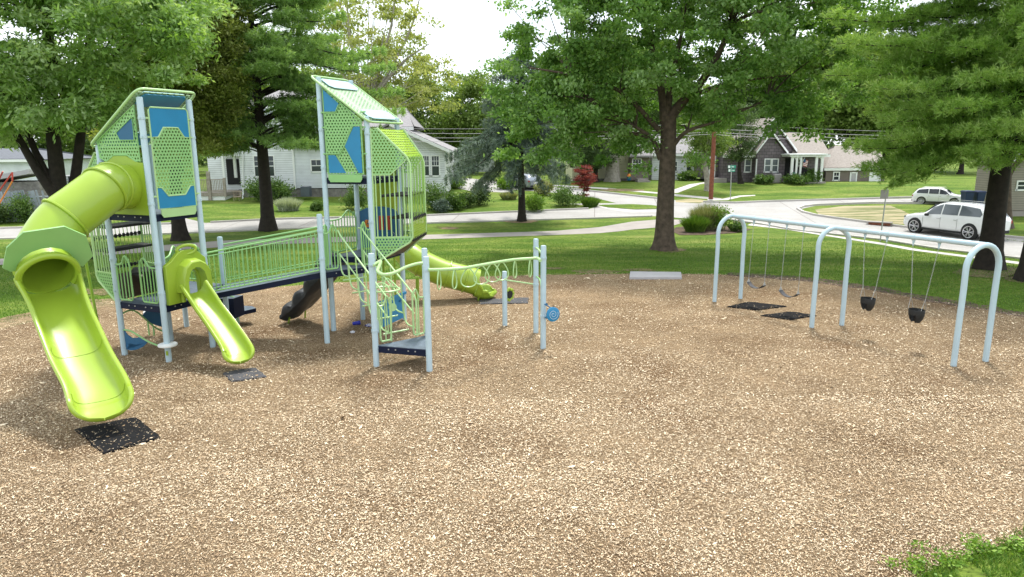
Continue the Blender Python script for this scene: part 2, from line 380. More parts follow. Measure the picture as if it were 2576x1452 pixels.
# street concrete: slabs with joints and stains
m, n, p, o_ = newmat('street_concrete'); pos = geo_pos(n); t = noise(n, .35, 7, vec=pos, rough=.65)
r = ramp(n, [(.3, (.34, .325, .31)), (.7, (.42, .41, .40))]); n.links.new(t.outputs[0], r.inputs[0])
t2 = noise(n, 9, 4, vec=pos); r2 = ramp(n, [(.3, (.86, .86, .86)), (.7, (1.06, 1.06, 1.06))]); n.links.new(t2.outputs[0], r2.inputs[0])
bt = n.nodes.new('ShaderNodeTexBrick'); bt.offset = 0; bt.inputs['Scale'].default_value = 1; bt.inputs['Brick Width'].default_value = 4.5; bt.inputs['Row Height'].default_value = 3.6
bt.inputs['Mortar Size'].default_value = .03; bt.inputs['Color1'].default_value = (1, 1, 1, 1); bt.inputs['Color2'].default_value = (.93, .93, .93, 1); bt.inputs['Mortar'].default_value = (.55, .52, .5, 1)
rt = n.nodes.new('ShaderNodeVectorRotate'); rt.rotation_type = 'Z_AXIS'; rt.inputs['Angle'].default_value = .12; n.links.new(pos, rt.inputs['Vector']); n.links.new(rt.outputs[0], bt.inputs[0])
a = r.outputs[0]
for b_ in (r2.outputs[0], bt.outputs[0]):
    mm = n.nodes.new('ShaderNodeMix'); mm.data_type = 'RGBA'; mm.blend_type = 'MULTIPLY'; mm.inputs[0].default_value = 1
    n.links.new(a, mm.inputs[6]); n.links.new(b_, mm.inputs[7]); a = mm.outputs[2]
n.links.new(a, p.inputs['Base Color']); p.inputs['Roughness'].default_value = .9; M['street'] = m

drape('ground', [(-900, -60), (900, -60), (900, 1500), (-900, 1500)], 0, 'lawn', px=False)
def wob(pts, amp, seed, k=5):
    """irregular edge: subdivide a closed outline (metres) and jitter it"""
    r = random.Random(seed); q = []; n_ = len(pts)
    for i in range(n_):
        a, b = V(pts[i]), V(pts[(i+1) % n_]); 
        for j in range(k):
            c = a.lerp(b, j/k); q.append((c.x + (r.uniform(-amp, amp)), c.y + r.uniform(-amp, amp)))
    return q
bed_back = [(-14.6, 15.6), (-13.6, 18.4), (-12.9, 20.3), (-11.0, 21.1), (-9.4, 21.6), (-7.9, 22.6), (-6.0, 23.3), (-2.9, 23.8), (-.5, 24.3), (1.6, 24.6), (4.2, 24.75), (7.4, 24.4), (9.0, 23.75), (10.0, 23.2), (11.2, 22.0), (11.9, 20.7), (12.9, 19.3), (13.9, 17.8), (14.9, 16.3), (15.5, 14.0), (15.0, 11.5)]
BED = bed_back + [(8.0, 8.0), (6.15, 7.38), (5.5, 7.12), (4.9, 6.92), (4.2, 6.5), (3.0, 5.0), (-4, 3.5), (-12, 5.5), (-16, 10)]
drape('wood_chip_ground', wob([(a, b, 0) for a, b in BED], .07, 3, 6), .012, 'bed', px=False)
# bare soil along the far edge of the bed
edge = [(7.6, 24.35), (9.0, 23.7), (10.0, 23.15), (11.2, 21.95), (11.9, 20.65), (12.9, 19.25), (13.9, 17.75), (14.9, 16.25)]
o1 = [(x+.05, y-.30) for x, y in edge]; o2 = [(x+.42, y+.42) for x, y in edge][::-1]
drape('bare_soil', wob([(a, b, 0) for a, b in o1+o2], .16, 5, 5), .018, 'soil', px=False)
le = [(-14.4, 16.2), (-13.4, 18.4), (-12.7, 20.2), (-11.0, 20.9), (-9.3, 21.4)]
drape('worn_ground', wob([(a, b, 0) for a, b in [(x+.5, y-.5) for x, y in le]+[(x-.5, y+.55) for x, y in le][::-1]], .25, 6, 5), .017, 'needle_litter', px=False)
# streets and paths
drape('street', [(-2600, 574), (-900, 575), (0, 576), (500, 562), (693, 553), (1090, 543), (1399, 530), (1480, 526.5), (1500, 521), (1478, 517), (1430, 513), (1550, 511), (1500, 499), (1420, 487), (1300, 478), (1130, 470), (700, 455), (700, 447), (1100, 447), (1180, 449), (1300, 462), (1419, 475), (1651, 500), (1769, 509.5), (1850, 512), (1916, 509), (2050, 504.5), (2189, 501.5), (2294, 499.5), (2456, 493), (3200, 478), (3200, 500), (2366, 514), (2189, 513), (2052, 518), (2006, 528), (2052, 543.5), (2107, 551.5), (2279, 573.5), (2524, 597), (2700, 612), (3400, 690), (3400, 800), (2700, 665), (2576, 652), (2216, 603), (2050, 581), (1916, 564), (1830, 552), (1726, 550), (1650, 544), (1508, 549), (1311, 554), (1085, 561), (693, 577), (500, 584), (0, 601), (-900, 640), (-2600, 700)], .006, 'street')
drape('sidewalk', [(-900, 700), (0, 652), (218, 632), (560, 606), (693, 601), (1077, 591), (1399, 581), (1508, 572), (1590, 558), (1650, 553), (1716, 553), (1730, 557), (1690, 569), (1650, 573), (1590, 578), (1508, 587), (1399, 591.5), (1077, 602), (693, 615), (560, 622), (218, 645), (0, 667), (-900, 730)], .010, 'concd')
drape('sidewalk', [(1890, 563), (1980, 574), (2216, 611), (2576, 661), (3400, 790), (3400, 802), (2576, 667), (2216, 616), (1980, 578), (1880, 567)], .010, 'conc')
drape('sidewalk', [(1300, 462.5), (1419, 466.5), (1540, 474), (1651, 484), (1710, 490), (1780, 496), (1815, 499.5), (1815, 502), (1780, 501), (1700, 494), (1651, 487.5), (1540, 477.5), (1419, 470), (1300, 466)], .010, 'conc')
drape('sidewalk', [(1780, 500), (1815, 501), (1860, 492.5), (1900, 491), (1900, 493), (1865, 495.5), (1830, 504), (1780, 505)], .013, 'conc')
drape('front_walk', [(1690, 479), (1720, 469), (1770, 459), (1785, 460), (1740, 472), (1704, 486), (1690, 486)], .012, 'conc')
drape('corner_ramp', [(1700, 503), (1740, 500), (1780, 505), (1760, 512), (1700, 509)], .010, 'dry')
drape('driveway', [(440, 548), (456, 547), (520, 562), (440, 564)], .009, 'street')
drape('driveway', [(1130, 470), (1290, 476), (1290, 486), (1180, 480)], .010, 'street')
drape('verge', [(1500, 516.5), (1590, 514.5), (1640, 517), (1668, 522), (1655, 526), (1600, 527.5), (1530, 523)], .03, 'lawn')
drape('corner_path', [(1498, 519), (1512, 514.5), (1560, 526), (1600, 530), (1690, 529), (1690, 533), (1590, 535), (1540, 529)], .012, 'conc')
drape('dry_lawn', [(2060, 541), (2050, 528), (2120, 519), (2240, 518), (2270, 530), (2300, 545), (2290, 566), (2200, 559), (2107, 549)], .014, 'dry')
for k_, (bx, by, bw, bh) in enumerate(((1500, 684, 60, 5), (1610, 680, 50, 4), (1390, 676, 30, 3), (250, 735, 60, 9), (1130, 575, 30, 3), (1560, 478, 60, 4), (1690, 630, 34, 6), (1860, 560, 20, 3))):
    rr_ = random.Random(k_); drape('bare_soil', [(bx+bw*math.cos(a*.45)*rr_.uniform(.6, 1.25), by+bh*math.sin(a*.45)*rr_.uniform(.6, 1.2)) for a in range(14)], .016, 'needle_litter')
drape('mulch_bed', [(1690, 583), (1700, 573), (1760, 567), (1860, 570), (1890, 578), (1850, 587), (1770, 592), (1710, 592)], .02, 'soil')
for q in ((2490, 684, 85, 16), (2590, 700, 60, 14), (1311, 557, 40, 5)):
    drape('needle_litter', [(q[0]+q[2]*math.cos(a*.5)*random.Random(a).uniform(.8, 1.2), q[1]+q[3]*math.sin(a*.5)) for a in range(12)], .015, 'needle_litter')
# kerbs: real steps
def kerb(px, h=.12, w=.16):
    pts = [G(*q) for q in px]; mb = MB(); L_, R_, T_ = [], [], []
    q = []
    for a, b in zip(pts, pts[1:]):
        for i in range(6): q.append(a.lerp(b, i/6))
    q.append(pts[-1]); rows = []
    for i, c in enumerate(q):
        t = (q[min(i+1, len(q)-1)] - q[max(i-1, 0)]); t.z = 0; t.normalize(); s = V((-t.y, t.x, 0))*w/2; z = zt(c.y)
        rows.append([V((c.x-s.x, c.y-s.y, z-.05)), V((c.x-s.x, c.y-s.y, z+h)), V((c.x+s.x, c.y+s.y, z+h)), V((c.x+s.x, c.y+s.y, z-.05))])
    mb.grid(rows); return struct(ob('kerb', mb, 'conc'))
kerb([(2006, 527), (2020, 535), (2052, 543), (2107, 551), (2279, 573), (2524, 597), (2700, 612), (3400, 690)])
kerb([(2006, 527), (2020, 521), (2052, 517), (2189, 512), (2366, 513), (3200, 499)])
kerb([(1419, 474.5), (1651, 500), (1693, 503)]); kerb([(1769, 509), (1850, 511.5), (1916, 508.5), (2189, 501), (2456, 492.5), (3200, 477)])
kerb([(-900, 574), (0, 575.5), (430, 564)], .1); kerb([(530, 560.5), (693, 552.5), (1090, 542.5), (1399, 529.5), (1480, 526)], .1)
kerb([(-900, 641), (0, 602), (693, 578), (1085, 562), (1508, 549.5), (1640, 545)], .08); kerb([(1750, 551.5), (1830, 553), (1916, 565), (2216, 604), (2576, 653), (2700, 666)], .08)
dr = thing('storm_drain', 'rusty storm drain opening in the kerb of the dry lawn', 'drain', G(2213, 566))
mb = MB(); c = G(2213, 567); mb.box((c.x, c.y+.05, c.z+.09), (1.15, .34, .16), -.62); ob('inlet_mouth', mb, 'wbrown', dr)
mb = MB(); mb.box((c.x, c.y+.1, c.z+.19), (1.4, .5, .05), -.62); ob('lid', mb, 'concd', dr)

# ---------------------------------------------------------------- wood chips (loose)
def inpoly(x, y, poly):
    n_ = len(poly); ins = np.zeros(len(x), bool); j = n_-1
    for i in range(n_):
        xi, yi = poly[i]; xj, yj = poly[j]
        c = ((yi > y) != (yj > y)) & (x < (xj-xi)*(y-yi)/((yj-yi)+1e-12)+xi); ins ^= c; j = i
    return ins
MATS = []     # rubber mats: (centre, long axis, half sizes) filled in later, chips are thinned there
MATQ = [[(-7.29, 10.72), (-6.55, 11.23), (-5.67, 10.37), (-6.26, 9.79)], [(-6.01, 13.59), (-5.47, 13.94), (-5.0, 13.34), (-5.59, 13.05)],
        [(-1.0, 20.32), (.51, 20.6), (.47, 19.84), (-.94, 19.78)], [(6.15, 19.2), (7.0, 19.8), (7.9, 19.2), (6.85, 18.75)], [(6.75, 18.15), (7.75, 18.55), (8.25, 18.1), (7.35, 17.65)]]
rs = np.random.RandomState(11)
Ps = []
for (y0, y1, dens) in ((6.2, 9.5, 3200), (9.5, 12, 2000), (12, 15, 1200), (15, 19, 560), (19, 25, 300)):
    x1 = y1*.80+.5; n_ = int((y1-y0)*2*x1*dens); x = rs.uniform(-x1, x1, n_); y = rs.uniform(y0, y1, n_)
    k = (np.abs(x) < y*.79+.4) & inpoly(x, y, BED); Ps.append(np.stack([x[k], y[k]], 1))
P2 = np.concatenate(Ps)
for i, q in enumerate(MATQ):
    c = np.mean(q, 0); big = [((a-c[0])*.97+c[0], (b-c[1])*.97+c[1]) for a, b in q]
    inn = inpoly(P2[:, 0], P2[:, 1], big); k = ~inn | (rs.uniform(size=len(P2)) < (.09, .12, .25, .22, .15)[i]); P2 = P2[k]
inn = np.zeros(len(P2), bool)
for q in MATQ: inn |= inpoly(P2[:, 0], P2[:, 1], q)
n_ = len(P2); Z = rs.uniform(.016, .042, n_) + np.where(inn, .035, 0)
ang = rs.uniform(0, 6.283, n_); D = np.stack([np.cos(ang), np.sin(ang), rs.normal(0, .22, n_)], 1); D[inn, 2] *= .2
dist = P2[:, 1]; Ln = rs.gamma(4, .0047, n_)*(1+.05*(dist-8)) + .007; Ln[rs.uniform(size=n_) < .006] *= 2.4; W = Ln*rs.uniform(.18, .45, n_)
# broad tone patches: worn paler spots and damp darker ones
def vnoise(x, y, s, seed):
    r = np.random.RandomState(seed); g = r.uniform(size=(64, 64)); u = (x/s) % 63; v = (y/s) % 63; i = u.astype(int); j = v.astype(int); a = u-i; b = v-j
    a = a*a*(3-2*a); b = b*b*(3-2*b)
    return (g[i, j]*(1-a)+g[i+1, j]*a)*(1-b)+(g[i, j+1]*(1-a)+g[i+1, j+1]*a)*b
tone = .5*vnoise(P2[:, 0]+50, P2[:, 1], 2.3, 1)+.3*vnoise(P2[:, 0]+50, P2[:, 1], .8, 2)+.2*vnoise(P2[:, 0]+50, P2[:, 1], .3, 3)
rnd = rs.beta(1.25, 1.15, n_)*.98 + (tone-.5)*.50 + .04
P3 = np.stack([P2[:, 0], P2[:, 1], Z], 1)
# flat lying: build as leaf mesh with the side vector kept level
q_ = np.stack([-np.sin(ang), np.cos(ang), rs.normal(0, .25, n_)], 1)
class _F:                                                      # feeds leafmesh a fixed helper direction
    def __init__(s, a): s.a = a
    def normal(s, size=None): return s.a
up = np.cross(D, q_)
o = leafmesh('wood_chips', P3, D, Ln, W, rnd, 'chips', None, _F(np.cross(q_, D))); o['kind'] = 'stuff'
n_ = 420; x = rs.uniform(-12, 12, n_); y = rs.uniform(7, 23, n_); k = (np.abs(x) < y*.78) & inpoly(x, y, BED); x = x[k]; y = y[k]; n_ = len(x); a = rs.uniform(0, 6.28, n_)
o = leafmesh('leaf_litter', np.stack([x, y, np.full(n_, .055)], 1), np.stack([np.cos(a), np.sin(a), rs.normal(0, .2, n_)], 1), rs.uniform(.03, .11, n_), rs.uniform(.008, .035, n_), rs.uniform(0, .35, n_), 'chips', None, rs); o['kind'] = 'stuff'
# ---------------------------------------------------------------- grass blades
Ps = []
road = [(-60, 36.5), (60, 36.5), (60, 60), (-60, 60)]
x = rs.uniform(-28, 26, 330000); y = 16+rs.beta(1.1, 1.5, 330000)*21
swp = [tuple(G(*q)[:2]) for q in [(-900, 700), (0, 650), (218, 630), (560, 605), (693, 599), (1077, 589), (1399, 580), (1508, 571), (1590, 556), (1716, 551), (1690, 570), (1590, 579), (1508, 588), (1077, 604), (693, 617), (218, 647), (0, 669), (-900, 732)]]
swr = [tuple(G(*q)[:2]) for q in [(1890, 562), (2216, 609), (2576, 659), (3400, 787), (3400, 850), (2700, 680), (2576, 670), (2216, 619), (1880, 568)]]
rdr = [tuple(G(*q)[:2]) for q in [(1700, 540), (2279, 570), (3400, 690), (3400, 802), (2700, 666), (2576, 653), (2216, 604), (1916, 566), (1700, 551)]]
k = (np.abs(x) < y*.79+.5) & ~inpoly(x, y, BED) & ~inpoly(x, y, swp) & ~inpoly(x, y, swr) & ~inpoly(x, y, rdr)
x = x[k]; y = y[k]
zz = np.interp(y, [a for a, b in ZT[1:-1]], [b for a, b in ZT[1:-1]])
n_ = len(x); h = rs.uniform(.025, .075, n_)
D = np.stack([rs.normal(0, .45, n_), rs.normal(0, .45, n_), np.ones(n_)], 1)
tone = .6*vnoise(x+50, y, 3.1, 7)+.4*vnoise(x+50, y, .9, 8)
o = leafmesh('grass', np.stack([x, y, zz+h*.4], 1), D, h, .016, rs.uniform(size=n_)*.6+tone*.5-.05, 'grassb', None, rs); o['kind'] = 'stuff'
# grass and weeds creeping in at the near right corner
n_ = 60000; x = rs.uniform(3.2, 8.2, n_); y = rs.uniform(5.6, 8.6, n_)
edge_y = np.interp(x, [3.6, 4.3, 5.0, 5.6, 6.3, 8.2], [6.3, 6.62, 6.98, 7.16, 7.5, 8.4]) + .22*(vnoise(x+9, y, .25, 4)-.5)
k = (y < edge_y - .02 + rs.normal(0, .07, n_)) & (vnoise(x+9, y, .35, 6) > .22); x = x[k]; y = y[k]; n_ = len(x); h = rs.uniform(.04, .12, n_)
o = leafmesh('lawn_grass', np.stack([x, y, h*.4], 1), np.stack([rs.normal(0, .6, n_), rs.normal(0, .6, n_), np.ones(n_)], 1), h, .010, rs.uniform(size=n_), 'grassb', None, rs); o['kind'] = 'stuff'
drape('grass_verge', wob([(a, b, 0) for a, b in [(3.2, 5.2), (4.1, 6.35), (4.9, 6.75), (5.6, 7.0), (6.3, 7.25), (8.2, 8.1), (9, 4), (2.5, 4)]], .07, 9, 8), .020, 'lawn', px=False)
cs = np.stack([rs.uniform(4.15, 6.2, 40), rs.uniform(6.7, 7.12, 40)], 1)
cs[:, 1] = np.interp(cs[:, 0], [4.2, 4.6, 5.0, 5.6], [6.60, 6.84, 6.98, 7.12]) + rs.normal(0, .11, 40)
ii = np.repeat(np.arange(40), 34); n_ = len(ii)
px_ = cs[ii, 0]+rs.normal(0, .055, n_); py_ = cs[ii, 1]+rs.normal(0, .055, n_); h = rs.uniform(.03, .10, n_)
o = leafmesh('weeds', np.stack([px_, py_, h], 1), np.stack([rs.normal(0, 1, n_), rs.normal(0, 1, n_), rs.normal(.4, .3, n_)], 1), rs.uniform(.03, .065, n_), rs.uniform(.02, .032, n_), rs.uniform(size=n_), 'leafy', None, rs); o['kind'] = 'stuff'
# ================================================================ the play structure (one thing, bolted together)
PP = dict(P1=(-7.53, 14.45, 5.62), P2=(-8.79, 14.98, 4.68), P3=(-7.04, 15.56, 5.63), P4=(-8.30, 16.13, 4.68), P5=(-8.53, 17.45, 2.1), S1=(-7.23, 16.94, 2.44), S2=(-7.30, 17.70, .40),
          T1=(-4.55, 16.95, 6.22), T2=(-3.41, 16.73, 5.30), T3=(-2.91, 18.04, 5.31), T4=(-4.04, 18.08, 6.24), R1=(-4.42, 15.83, 3.09), R2=(-2.90, 14.02, 2.45), R3=(-1.73, 13.68, 2.43),
          R4=(-1.90, 14.82, 2.43), N1=(.71, 15.25, 2.41), N2=(.59, 16.62, 2.38), N3=(-.19, 17.34, 1.45))
def pt(k, z=0.0): return V((PP[k][0], PP[k][1], z))
def sz(P, Q, s, z, off=0.0):                     # a spot on the face between two posts
    a, b = V((P[0], P[1], 0)), V((Q[0], Q[1], 0)); d = (b-a); nrm = V((d.y, -d.x, 0)).normalized()
    c = a + d*s + nrm*off; return V((c.x, c.y, z))
PS = thing('play_structure', 'lime, mint and pale blue playground structure with two tall towers and tube slides', 'play structure', (-5.5, 16, 0))
for k, (x, y, z) in PP.items():
    mb = MB(); mb.lathe([(0.001, -.1), (.064, -.1), (.064, z-.03), (.058, z-.008), (.03, z), (.001, z)], (x, y, 0), n=20)
    if z > 4: 
        for q in (3.05, 3.12): mb.lathe([(.064, 0), (.066, .004), (.066, .012), (.064, .016)], (x, y, q), n=20)
    ob('post', mb, 'post', PS, True)
def plate(mb, P, Q, poly, off, th, m=0):
    L_ = math.hypot(Q[0]-P[0], Q[1]-P[1]); nrm = (sz(P, Q, 0, 0, 1)-sz(P, Q, 0, 0, 0))
    mb.prism([sz(P, Q, s, z, off) for s, z in poly], nrm*th, m, pcf=[(s*L_, z) for s, z in poly])
def outline(mb, P, Q, poly, off, r, m=0, closed=True): mb.tube([sz(P, Q, s, z, off) for s, z in poly], r, 6, m, closed)
def deck(ks, z, name='deck', th=.15, pts=None):
    q = pts or [pt(k) for k in ks]; c = sum((V((p[0], p[1], 0)) for p in q), V())/len(q)
    q = [V((p[0], p[1], z)) for p in q]; mb = MB(); mb.prism([V((p.x, p.y, z-th)) for p in q], (0, 0, th-.012), 0)
    ins = [c.xyz*0 + V((p.x+(c.x-p.x)*.03, p.y+(c.y-p.y)*.03, z-.02)) for p in q]; mb.prism(ins, (0, 0, .022), 1)
    for i in range(len(q)):                       # bolt heads on the rim
        a, b = q[i], q[(i+1) % len(q)]
        for f in (.25, .38, .62, .75):
            c_ = a.lerp(b, f); mb.box((c_.x, c_.y, z-.06), (.025, .025, .025), math.atan2(b.y-a.y, b.x-a.x), 2)
    return ob(name, mb, ['navy', 'deck', 'steel'], PS)
deck(['P2', 'P1', 'P3', 'P4'], 1.25); deck(['P4', 'P3', 'S1', 'P5'], 1.25); deck(['P2', 'P1', 'P3', 'P4'], 3.22)
deck(['R1', 'T1', 'T2'], 1.72); deck(['T1', 'T2', 'T3', 'T4'], 1.93); deck(['T1', 'T2', 'T3', 'T4'], 3.86); deck(['R2', 'R3', 'R4'], .47)
for k, zs in (('P1', (3.45, 4.82, 5.2, 1.55, 2.2)), ('P3', (3.45, 4.82, 5.2, 1.55, 2.2)), ('P2', (1.5, 2.2, 3.4, 4.3)), ('T1', (4.1, 5.0, 5.7, 2.2, 2.85)), ('T2', (4.1, 4.9, 2.1, 2.8)), ('R1', (2.05, 2.7)), ('R2', (2.2, .8)), ('R3', (2.15,)), ('N1', (2.12, .78)), ('N2', (2.16, 1.24)), ('T3', (2.2, 3.0, 4.4)), ('T4', (2.2, 3.0, 4.4))):
    for z in zs:
        x, y = PP[k][:2]; mb = MB(); mb.lathe([(.066, -.03), (.073, -.027), (.073, .027), (.066, .03)], (x, y, z), n=20); mb.box((x, y-.078, z), (.03, .03, .035)); ob('clamp', mb, 'post', PS, True)
# ---- roofs
def roof(H1, H2, L1, L2, zh, zl, over=.13, lo=.12):
    h1, h2, l1, l2 = [V((PP[k][0], PP[k][1], 0)) for k in (H1, H2, L1, L2)]
    u = ((h1+h2)/2-(l1+l2)/2); run = u.length; u.normalize(); v = (h2-h1).normalized(); W_ = (h2-h1).length
    def Pn(a, b): # a from high edge (0) to low edge (1), b across
        c = (h1.lerp(h2, b)).lerp(l1.lerp(l2, b), a); return V((c.x, c.y, zh+(zl-zh)*a))
    oa, obb = over/run, over/W_; la = lo/run
    c4 = [(-oa, -obb), (-oa, 1+obb), (1+la, 1+obb), (1+la, -obb)]; pts = []
    for i in range(4):                             # rounded corners
        p0, p1, p2 = V(c4[i-1]), V(c4[i]), V(c4[(i+1) % 4]); r = .13
        a, b = p1+(p0-p1).normalized()*r, p1+(p2-p1).normalized()*r
        for t in (0, .25, .5, .75, 1): q = a.lerp(p1, t).lerp(p1.lerp(b, t), t); pts.append(Pn(*q))
    mb = MB(); mb.tube(pts, .028, 8, 0, True); fr = ob('roof_frame', mb, 'rail', PS, True)
    nrm = (Pn(1, 0)-Pn(0, 0)).cross(Pn(0, 1)-Pn(0, 0)).normalized(); nrm = nrm if nrm.z > 0 else -nrm
    mb = MB(); q = [(-oa+.10, .0), (-oa+.10, 1), (1+la-.10, 1.0), (1+la-.10, 0)]
    q = [(-oa+.06, -obb+.04), (-oa+.06, 1+obb-.04), (1+la-.06, 1+obb-.04), (1+la-.06, -obb+.04)]
    mb.prism([Pn(*a)+nrm*.0 for a in q], nrm*.012, 0, pcf=[(a*run*1.2, b*W_) for a, b in q]); ob('roof_sheet', mb, 'perfw', PS)
    for aa in ((-.02, .22), (.80, 1.04)):
        mb = MB(); q = [(aa[0], .10), (aa[0], .9), (aa[0]+.06, .95), (aa[1]-.05, .95), (aa[1], .85), (aa[1], .15), (aa[1]-.05, .05), (aa[0]+.06, .05)]
        mb.prism([Pn(*a)+nrm*.03 for a in q], nrm*.015, 0); mb.prism([Pn(*a)-nrm*.035 for a in q], nrm*.015, 1); ob('roof_pad', mb, ['pad', 'blue'], PS)  # upper slab painted paler as sunlit, lower slab keeps the pad's blue
roof('P1', 'P3', 'P2', 'P4', 5.68, 4.72); roof('T1', 'T4', 'T2', 'T3', 6.14, 5.26)
# ---- tower A, right-hand face: tall panel
P_, Q_ = PP['P1'], PP['P3']
mb = MB(); full = [(.14, 5.42), (.86, 5.42), (.90, 5.36), (.90, 3.34), (.10, 3.34), (.10, 5.36)]
mid = [(.10, 4.82), (.24, 4.82), (.36, 5.02), (.66, 5.02), (.78, 4.82), (.90, 4.82), (.90, 3.78), (.80, 3.78), (.68, 3.60), (.32, 3.60), (.20, 3.78), (.10, 3.78)]
top = [(.10, 5.36), (.14, 5.42), (.86, 5.42), (.90, 5.36), (.90, 4.82), (.78, 4.82), (.66, 5.02), (.36, 5.02), (.24, 4.82), (.10, 4.82)]
bot = [(.10, 3.78), (.20, 3.78), (.32, 3.60), (.68, 3.60), (.80, 3.78), (.90, 3.78), (.90, 3.34), (.10, 3.34)]
plate(mb, P_, Q_, mid, .055, .012, 0); plate(mb, P_, Q_, top, .05, .015, 1); plate(mb, P_, Q_, bot, .05, .015, 1)
for q in (full, mid): outline(mb, P_, Q_, q, .062, .018, 2)
plate(mb, P_, Q_, [(.13, 3.33), (.87, 3.33), (.87, 3.22), (.83, 3.15), (.17, 3.15), (.13, 3.22)], .07, .02, 2)
for z in (4.82, 3.6, 5.2):
    for s0, s1 in ((.0, .1), (.9, 1.0)): mb.tube([sz(P_, Q_, s0, z, .03), sz(P_, Q_, s1, z, .05)], .02, 6, 2)
ob('wall_panel', mb, ['perfm', 'blue', 'rail'], PS)
# ---- tower A, left-hand face above the tube
P_, Q_ = PP['P2'], PP['P1']
def fl(q): return [(1-s, z) for s, z in q]
mb = MB()
pf = fl([(.08, 5.45), (.95, 4.75), (.93, 4.40), (.80, 4.33), (.62, 4.46), (.34, 4.46), (.16, 4.33), (.08, 4.33)]); bl = fl([(.13, 5.22), (.50, 4.92), (.44, 4.76), (.13, 4.76)])
plate(mb, P_, Q_, pf, .05, .012, 0); plate(mb, P_, Q_, bl, .066, .012, 1); outline(mb, P_, Q_, pf, .062, .018, 2); outline(mb, P_, Q_, bl, .082, .013, 2)
ob('wall_panel', mb, ['perfm', 'blued', 'mint'], PS)
# ---- tower B, front face panel
P_, Q_ = PP['T1'], PP['T2']
mb = MB(); pf = [(.10, 5.98), (.90, 5.20), (.90, 3.95), (.12, 3.95)]
plate(mb, P_, Q_, pf, .05, .012, 0); outline(mb, P_, Q_, pf, .062, .02, 2)
for q in ([(.12, 5.92), (.45, 5.58), (.38, 5.42), (.12, 5.42)], [(.74, 5.06), (.87, 5.06), (.88, 3.98), (.80, 3.98), (.52, 4.62)], [(.15, 4.40), (.30, 4.40), (.52, 3.98), (.15, 3.98)]):
    plate(mb, P_, Q_, q, .066, .012, 1)
mb.tube([sz(P_, Q_, s, z, .08) for s, z in [(.10, 5.40), (.36, 5.40), (.44, 5.58)]], .014, 6, 2); mb.tube([sz(P_, Q_, s, z, .08) for s, z in [(.12, 4.43), (.40, 4.43), (.52, 4.62), (.72, 5.08), (.9, 5.08)]], .014, 6, 2)
plate(mb, P_, Q_, [(.13, 3.94), (.87, 3.94), (.87, 3.83), (.83, 3.76), (.17, 3.76), (.13, 3.83)], .07, .02, 2)
for z in (5.4, 4.43, 5.05):
    for s0, s1 in ((.0, .1), (.9, 1.0)): mb.tube([sz(P_, Q_, s0, z, .03), sz(P_, Q_, s1, z, .05)], .02, 6, 2)
ob('wall_panel', mb, ['perfm', 'blue', 'mint'], PS)
mb = MB(); pf = [(.08, 6.0), (.92, 6.0), (.92, 4.0), (.08, 4.0)]; plate(mb, PP['T1'], PP['T4'], pf, 0, .012, 0); outline(mb, PP['T1'], PP['T4'], pf, .006, .02, 1)
ob('wall_panel', mb, ['perfm', 'bar'], PS)
